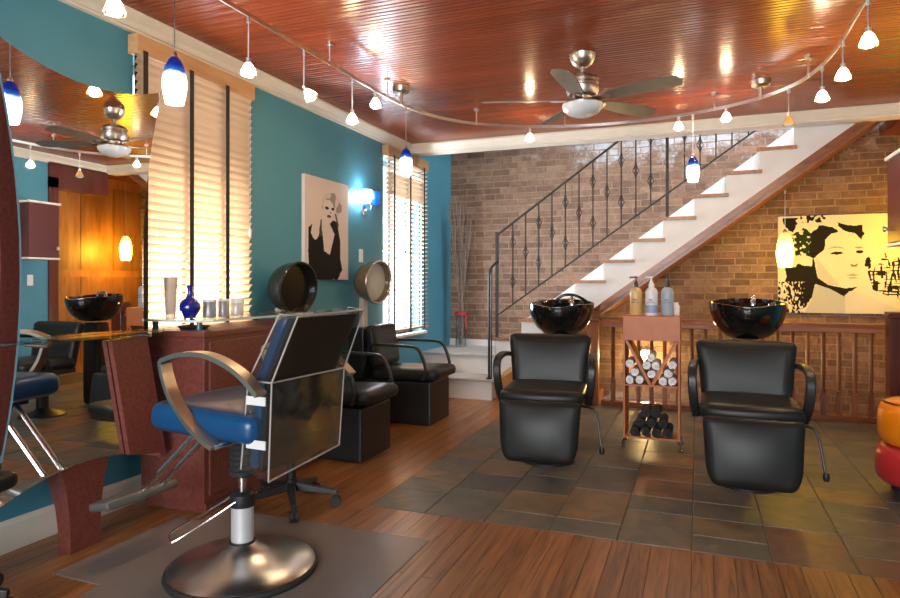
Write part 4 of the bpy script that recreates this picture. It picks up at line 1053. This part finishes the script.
def bowl(x, y, rz, zr, label, hose):
    t = thing('shampoo_bowl', label, 'wash basin', (x, y, 0), rz, group='black wash basins')
    q = MB(); q.cushion((0.20,0.16,0.80), 0.03, 0, 6, Matrix.Translation((0,0.06,0.40))); q.build('pedestal', BLACKPLASTIC, t, smooth=50)
    q = MB()
    prof_o = [(0.0,0.0),(0.09,0.0),(0.135,0.014),(0.190,0.062),(0.226,0.13),(0.243,0.20),(0.243,0.240),(0.228,0.243),(0.215,0.225),(0.175,0.12),(0.11,0.055),(0.0,0.045)]
    seg = 40; vs = []; fs = []; n = len(prof_o)
    for k in range(seg):
        a = 2*PI*k/seg
        dip = max(0, -math.sin(a))**6 * 0.022 ; lift = max(0, math.sin(a))*0.025
        for (r, z_) in prof_o:
            w = (z_/0.243)**2
            vs.append((r*math.cos(a), r*math.sin(a)*1.12, z_ + (lift-dip)*w))
    for k in range(seg):
        k2 = (k+1) % seg
        for i in range(n-1):
            if i == 0: fs.append((k*n, k2*n+1, k*n+1))
            elif i == n-2: fs.append((k*n+i, k2*n+i, k*n+n-1))
            else: fs.append((k*n+i, k2*n+i, k2*n+i+1, k*n+i+1))
    q.add(vs, fs, Matrix.Translation((0,0.04,zr-0.24))); b_ = q.build('basin', GLOSSBLACK, t, smooth=60)
    q = MB(); q.lathe([(0,0),(0.022,0),(0.02,0.03),(0.012,0.045),(0.012,0.06),(0,0.06)], 14, Matrix.Translation((0.05,0.22,zr-0.02))); q.tube(bez([(0.05,0.22,zr+0.03),(0.05,0.20,zr+0.045),(0.05,0.13,zr+0.03),(0.05,0.11,zr+0.005)],5), 0.009); q.build('faucet', CHROME, t, 40)
    for dx in (-0.05, 0.13):
        q = MB(); q.lathe([(0,0),(0.016,0),(0.02,0.02),(0.018,0.03),(0,0.034)], 12, Matrix.Translation((dx,0.23,zr-0.005))); q.build('tap', BLACKPLASTIC, t, 40)
    if hose:
        q = MB(); q.tube(bez([(-0.10,0.16,zr-0.06),(-0.09,0.20,zr+0.0),(-0.03,0.22,zr+0.055),(0.06,0.22,zr+0.062),(0.14,0.20,zr+0.03),(0.20,0.15,zr-0.01)],6), 0.012); q.build('spray_hose', GLOSSBLACK, t, 40)
        q = MB(); q.lathe([(0,0),(0.03,0.0),(0.03,0.02),(0,0.025)], 14, Matrix.Translation((0.13,0.10,zr-0.03))); q.build('spray_head', SATIN, t, 40)
bowl(0.315, 4.78, 0, 1.055, 'black wash basin with chrome tap behind the right wash chair', False)
bowl(-0.975, 4.86, 0, 1.035, 'black wash basin with arched hose behind the left wash chair', True)

# ------------------------------------------------------------------ towel stand
cs = thing('towel_stand', 'copper-brown towel stand with V shelf between the wash chairs', 'shelf unit', (-0.31, 4.93, 0))
def cbox(name, a, b_, mat=COPPER, bev=0.002): q = MB(); q.box(a, b_); return q.build(name, mat, cs, bevel=bev)
cbox('side_panel', (-0.195,-0.14,0.075), (-0.180,0.14,0.78)); cbox('side_panel', (0.180,-0.14,0.075), (0.195,0.14,0.78))
cbox('top_box', (-0.195,-0.145,0.78), (0.195,0.145,0.955))
cbox('shelf', (-0.18,-0.14,0.450), (0.18,0.14,0.465)); cbox('bottom_shelf', (-0.18,-0.14,0.075), (0.18,0.14,0.090))
for s_ in (-1, 1):
    q = MB(); q.prism([(0.003*s_,0.466),(0.020*s_,0.466),(0.178*s_,0.768),(0.178*s_,0.778),(0.162*s_,0.778),(0.003*s_,0.480)], 'y', -0.135, 0.135); q.build('divider', COPPER, cs)
    for y_ in (-0.12, 0.12):
        q = MB(); q.tube(bez([(0.165*s_,y_,0.076),(0.19*s_,y_,0.065),(0.20*s_,y_,0.03),(0.20*s_,y_,0.012)],5), 0.009); q.lathe([(0,0),(0.016,0),(0.018,0.008),(0.012,0.016),(0,0.016)], 12, Matrix.Translation((0.20*s_,y_,0))); q.build('foot', CHROME, cs, 40)
def roll_mesh(r, L, mat, turns=3.2, th=0.0085):
    q = MB(); n = 46; a_, b_ = [], []
    for i in range(n+1):
        t_ = i/n; ang = t_*turns*2*PI; rr = 0.004 + (r-0.004-0.0)*t_
        ri = max(0.0015, rr-th); a_.append((rr*math.cos(ang), rr*math.sin(ang))); b_.append((ri*math.cos(ang), ri*math.sin(ang)))
    vs = []; fs = []
    for i in range(n+1):
        for (p, yy) in ((a_[i],-L/2),(a_[i],L/2),(b_[i],-L/2),(b_[i],L/2)):
            dy = 0.004*math.sin(i*0.9) if yy < 0 else 0
            vs.append((p[0], yy+dy, p[1]))
    for i in range(n):
        o = i*4; p = o+4
        fs += [(o,o+1,p+1,p),(o+2,p+2,p+3,o+3),(o,p,p+2,o+2),(o+1,o+3,p+3,p+1)]
    fs += [(0,2,3,1), (n*4,n*4+1,n*4+3,n*4+2)]
    q.add(vs, fs); return q.mesh('rolled_towel', mat, 50)
RW = roll_mesh(0.0325, 0.25, WHITETOWEL); RB = roll_mesh(0.037, 0.25, BLACKTOWEL)
z0 = 0.466+0.032
spots = [(-0.146,0,'bottom outer','left'),(-0.080,0,'bottom inner','left'),(-0.113,1,'middle','left'),(-0.146,1.98,'top','left')]
cx0, cz0 = -0.31, 4.93
tw = []
for s_, side in ((-1,'left'),(1,'right')):
    for dx, dz, nm in ((0.146,0.0,'lowest outer'),(0.081,0.0,'lowest inner'),(0.1145,0.0575,'second-layer'),(0.146,0.116,'topmost')):
        tw.append((s_*dx, z0+dz, 'white rolled towel, %s one in the %s pocket of the stand' % (nm, side)))
for dx, zz, nm in ((0.0,0.545,'lowest'),(-0.033,0.606,'second-layer left'),(0.033,0.606,'second-layer right'),(0.0,0.664,'topmost')):
    tw.append((dx, zz, 'white rolled towel, %s one in the central V of the stand' % nm))
for x_, z_, lb in tw:
    o = inst('rolled_towel', RW, None, (cx0+x_, cz0-0.03, z_), (0, random.uniform(0,6.28), 0)); tag(o, lb, 'towel', 'white rolled towels')
zb0 = 0.091+0.0375
for rI, (n_, names) in enumerate(((4,['leftmost','second from left','third from left','rightmost']),(3,['left','centre','right']),(2,['left','right']))):
    for i in range(n_):
        x_ = (i-(n_-1)/2)*0.0755
        o = inst('rolled_towel', RB, None, (cx0+x_, cz0-0.03, zb0+rI*0.0655), (0, random.uniform(0,6.28), 0))
        tag(o, 'black rolled towel, %s in the %s row of the pyramid' % (names[i], ['bottom','middle','top'][rI]), 'towel', 'black rolled towels')

INK = plain('label_ink', (0.03,0.035,0.05), 0.6)
def text_part(txt, size, parent, loc, mat):
    cu = bpy.data.curves.new('lettering', 'FONT'); cu.body = txt; cu.size = size; cu.align_x = 'CENTER'; cu.extrude = 0.0002
    o = bpy.data.objects.new('lettering', cu); COL.objects.link(o)
    dg = bpy.context.evaluated_depsgraph_get(); me = bpy.data.meshes.new_from_object(o.evaluated_get(dg))
    bpy.data.objects.remove(o); me.materials.clear(); me.materials.append(mat)
    p = inst('lettering', me, parent, loc, (PI/2,0,0)); return p
def bottle(x, label, body, pump, band=None):
    t = thing('pump_bottle', label, 'bottle', (x, 4.90, 0.956), group='pump bottles on the towel stand')
    q = MB(); q.lathe([(0,0),(0.040,0.0),(0.0435,0.006),(0.0435,0.165),(0.040,0.185),(0.028,0.200),(0.018,0.205),(0.018,0.21),(0,0.21)], 28); q.build('bottle_body', body, t, 40)
    q = MB(); q.lathe([(0,0.206),(0.020,0.206),(0.020,0.228),(0.012,0.240),(0.012,0.252),(0.006,0.254),(0.006,0.272),(0.012,0.274),(0.012,0.284),(0,0.286)], 18); q.tube([(0,0,0.279),(-0.035,-0.004,0.279),(-0.043,-0.005,0.272)], 0.0055); q.build('pump', pump, t, 40)
    if band:
        q = MB(); q.lathe([(0.0438,0.02),(0.0440,0.021),(0.0440,0.075),(0.0438,0.076)], 28); q.build('label_band', band, t, 40)
    text_part('Bb.', 0.026, t, (0.0,-0.0446,0.105), INK)
    q = MB(); q.box((-0.028,-0.0450,0.093),(0.028,-0.0425,0.096)); q.build('label_line', INK, t)
bottle(-0.425, 'amber-yellow pump bottle with brown pump, left of three on the stand', plain('amber_lotion', (0.62,0.40,0.16), 0.3), plain('brown_pump', (0.07,0.04,0.03), 0.4))
bottle(-0.315, 'white pump bottle with white pump and blue band, middle of three', plain('white_bottle', (0.72,0.73,0.76), 0.3), LIDWHITE, plain('pale_blue_band', (0.26,0.34,0.52), 0.4))
bottle(-0.205, 'grey-blue pump bottle with black pump, right of three on the stand', plain('grey_blue_bottle', (0.36,0.42,0.48), 0.3), BLACKPLASTIC)
q = MB(); q.lathe([(0,0),(0.026,0),(0.028,0.004),(0.028,0.07),(0.02,0.08),(0.02,0.095),(0,0.095)], 18)
tag(q.build('small_jar', LIDWHITE, None, 40, loc=(-0.150, 4.985, 0.956)), 'small white jar behind the grey-blue pump bottle', 'jar')

# ------------------------------------------------------------------ lamp low on the brick, lighting the basement stairs
wl = thing('stair_lamp', 'small lit wall lamp low on the brick behind the towel stand', 'wall light', (-0.53, BY-0.02, 0.37))
q = MB(); q.cbox((0,0,0),(0.09,0.02,0.12)); q.build('backplate', NICKEL, wl)
q = MB(); q.cushion((0.12,0.07,0.15), 0.02, 0, 5, Matrix.Translation((0,-0.045,0))); q.build('lamp_glass', emit('lit_lamp_glass', (1.0,0.78,0.42), 6), wl, smooth=50)
point((-0.53, BY-0.16, 0.37), 16, (1.0,0.66,0.25), 0.05)

# ------------------------------------------------------------------ round pouf
pf = thing('round_pouf', 'round leather pouf, orange cushion over red cushion, at right edge', 'pouf', (1.205, 4.28, 0))
def pad(name, r, z0_, z1_, mat, rr=0.05):
    pr = [(0,z0_)]
    h = (z1_-z0_)
    for i in range(9):
        a = -PI/2+PI*i/8; pr.append((r-rr+rr*math.cos(a)*1.0, (z0_+z1_)/2+(h/2)*math.copysign(abs(math.sin(a))**0.7, math.sin(a))))
    pr += [(r*0.5, z1_+0.008), (0, z1_+0.012)]
    q = MB(); q.lathe(pr, 40); return q.build(name, mat, pf, 50)
OR = plain('orange_leather', (0.86,0.235,0.006), 0.32, bmp=0.05, scale=90); RD = plain('red_leather', (0.50,0.028,0.030), 0.32, bmp=0.05, scale=90)
pad('upper_cushion', 0.25, 0.29, 0.53, OR); pad('lower_cushion', 0.262, 0.075, 0.285, RD)
q = MB(); q.lathe([(0.222+0.005*math.cos(2*PI*k/6), 0.527+0.005*math.sin(2*PI*k/6)) for k in range(6)], 40, closed=True); q.build('piping', plain('dark_piping', (0.10,0.02,0.01), 0.5), pf, 40)
for k in range(4):
    a = PI/4+k*PI/2; q = MB(); q.cyl((0.17*math.cos(a),0.17*math.sin(a),0),(0.17*math.cos(a),0.17*math.sin(a),0.078),0.035,0.045); q.build('foot', BLACKPLASTIC, pf, 40)

# ------------------------------------------------------------------ hanging cabinet on the right wall
cb_ = thing('wall_cabinet', 'small dark red wall cabinet at the right edge', 'cabinet', (1.6, 5.02, 1.44))
q = MB(); q.box((-0.36,-0.18,0.02),(0,0.18,0.59)); q.build('body', MAHOG, cb_, bevel=0.004)
q = MB(); q.box((-0.385,-0.175,0.025),(-0.362,0.175,0.585)); dr = q.build('door', plain('wine_red_door', (0.095,0.016,0.014), 0.35), cb_, bevel=0.004)
q = MB(); q.lathe([(0,0),(0.008,0),(0.008,0.015),(0.02,0.02),(0.018,0.034),(0,0.038)], 14, Matrix.Translation((-0.385,0.14,0.12)) @ Matrix.Rotation(-PI/2,4,'Y')); q.build('knob', BRONZE, dr, 40)
q = MB(); q.box((-0.39,-0.185,0.0),(0.0,0.185,0.02)); q.build('light_strip', CREAM, cb_, bevel=0.003)
q = MB(); q.box((-0.40,-0.19,0.59),(0.0,0.19,0.615)); q.build('cornice', CREAM, cb_, bevel=0.003)

# ------------------------------------------------------------------ vase with tall twigs on the landing
vx, vy, vz = -2.66, 7.25, 0.426
gv = thing('floor_vase', 'clear glass vase with red ribbon on the stair landing', 'vase', (vx, vy, vz))
q = MB(); q.lathe([(0,0),(0.062,0),(0.066,0.01),(0.058,0.18),(0.060,0.34),(0.070,0.42),(0.066,0.42),(0.055,0.34),(0.053,0.18),(0.058,0.02),(0,0.02)], 24); q.build('glass_body', CLEARGLASS, gv, 40)
q = MB(); q.lathe([(0.062,0.37),(0.073,0.375),(0.073,0.415),(0.064,0.42)], 24); q.tube(bez([(0.07,-0.02,0.39),(0.09,-0.05,0.37),(0.085,-0.06,0.30),(0.10,-0.06,0.22)],5), 0, flat=(0.02,0.003)); q.build('ribbon', plain('red_ribbon', (0.40,0.02,0.03), 0.5), gv, 40)
tg = thing('twig_bunch', 'tall bunch of bare dry twigs standing in the glass vase', 'branches', (vx, vy, vz+0.022))
TWIG = plain('dry_twig', (0.26,0.19,0.15), 0.8, var=0.2)
rs = random.Random(5)
for k in range(16):
    a = rs.uniform(0, 2*PI); sp_ = rs.uniform(0.05, 0.19); h = rs.uniform(1.1, 1.85)
    ex, ey = sp_*math.cos(a)-0.01, sp_*math.sin(a)*0.8-0.02
    pts = [(0.02*math.cos(a),0.02*math.sin(a),0.0),(0.03*math.cos(a),0.03*math.sin(a),0.4)]
    for i in range(1, 6):
        t_ = i/5; pts.append((ex*t_+rs.uniform(-.012,.012), ey*t_+rs.uniform(-.012,.012), 0.4+(h-0.4)*t_))
    q = MB(); P = bez(pts, 4); q.tube(P, 0.0060, 5)
    for j in range(3):
        p = P[rs.randint(8, len(P)-4)]; e = p + V((rs.uniform(-.07,.07), rs.uniform(-.05,.05), rs.uniform(.10,.25)))
        q.tube([p, (p+e)/2+V((rs.uniform(-.01,.01),0,0)), e], 0.004, 4)
    q.build('twig', TWIG, tg)
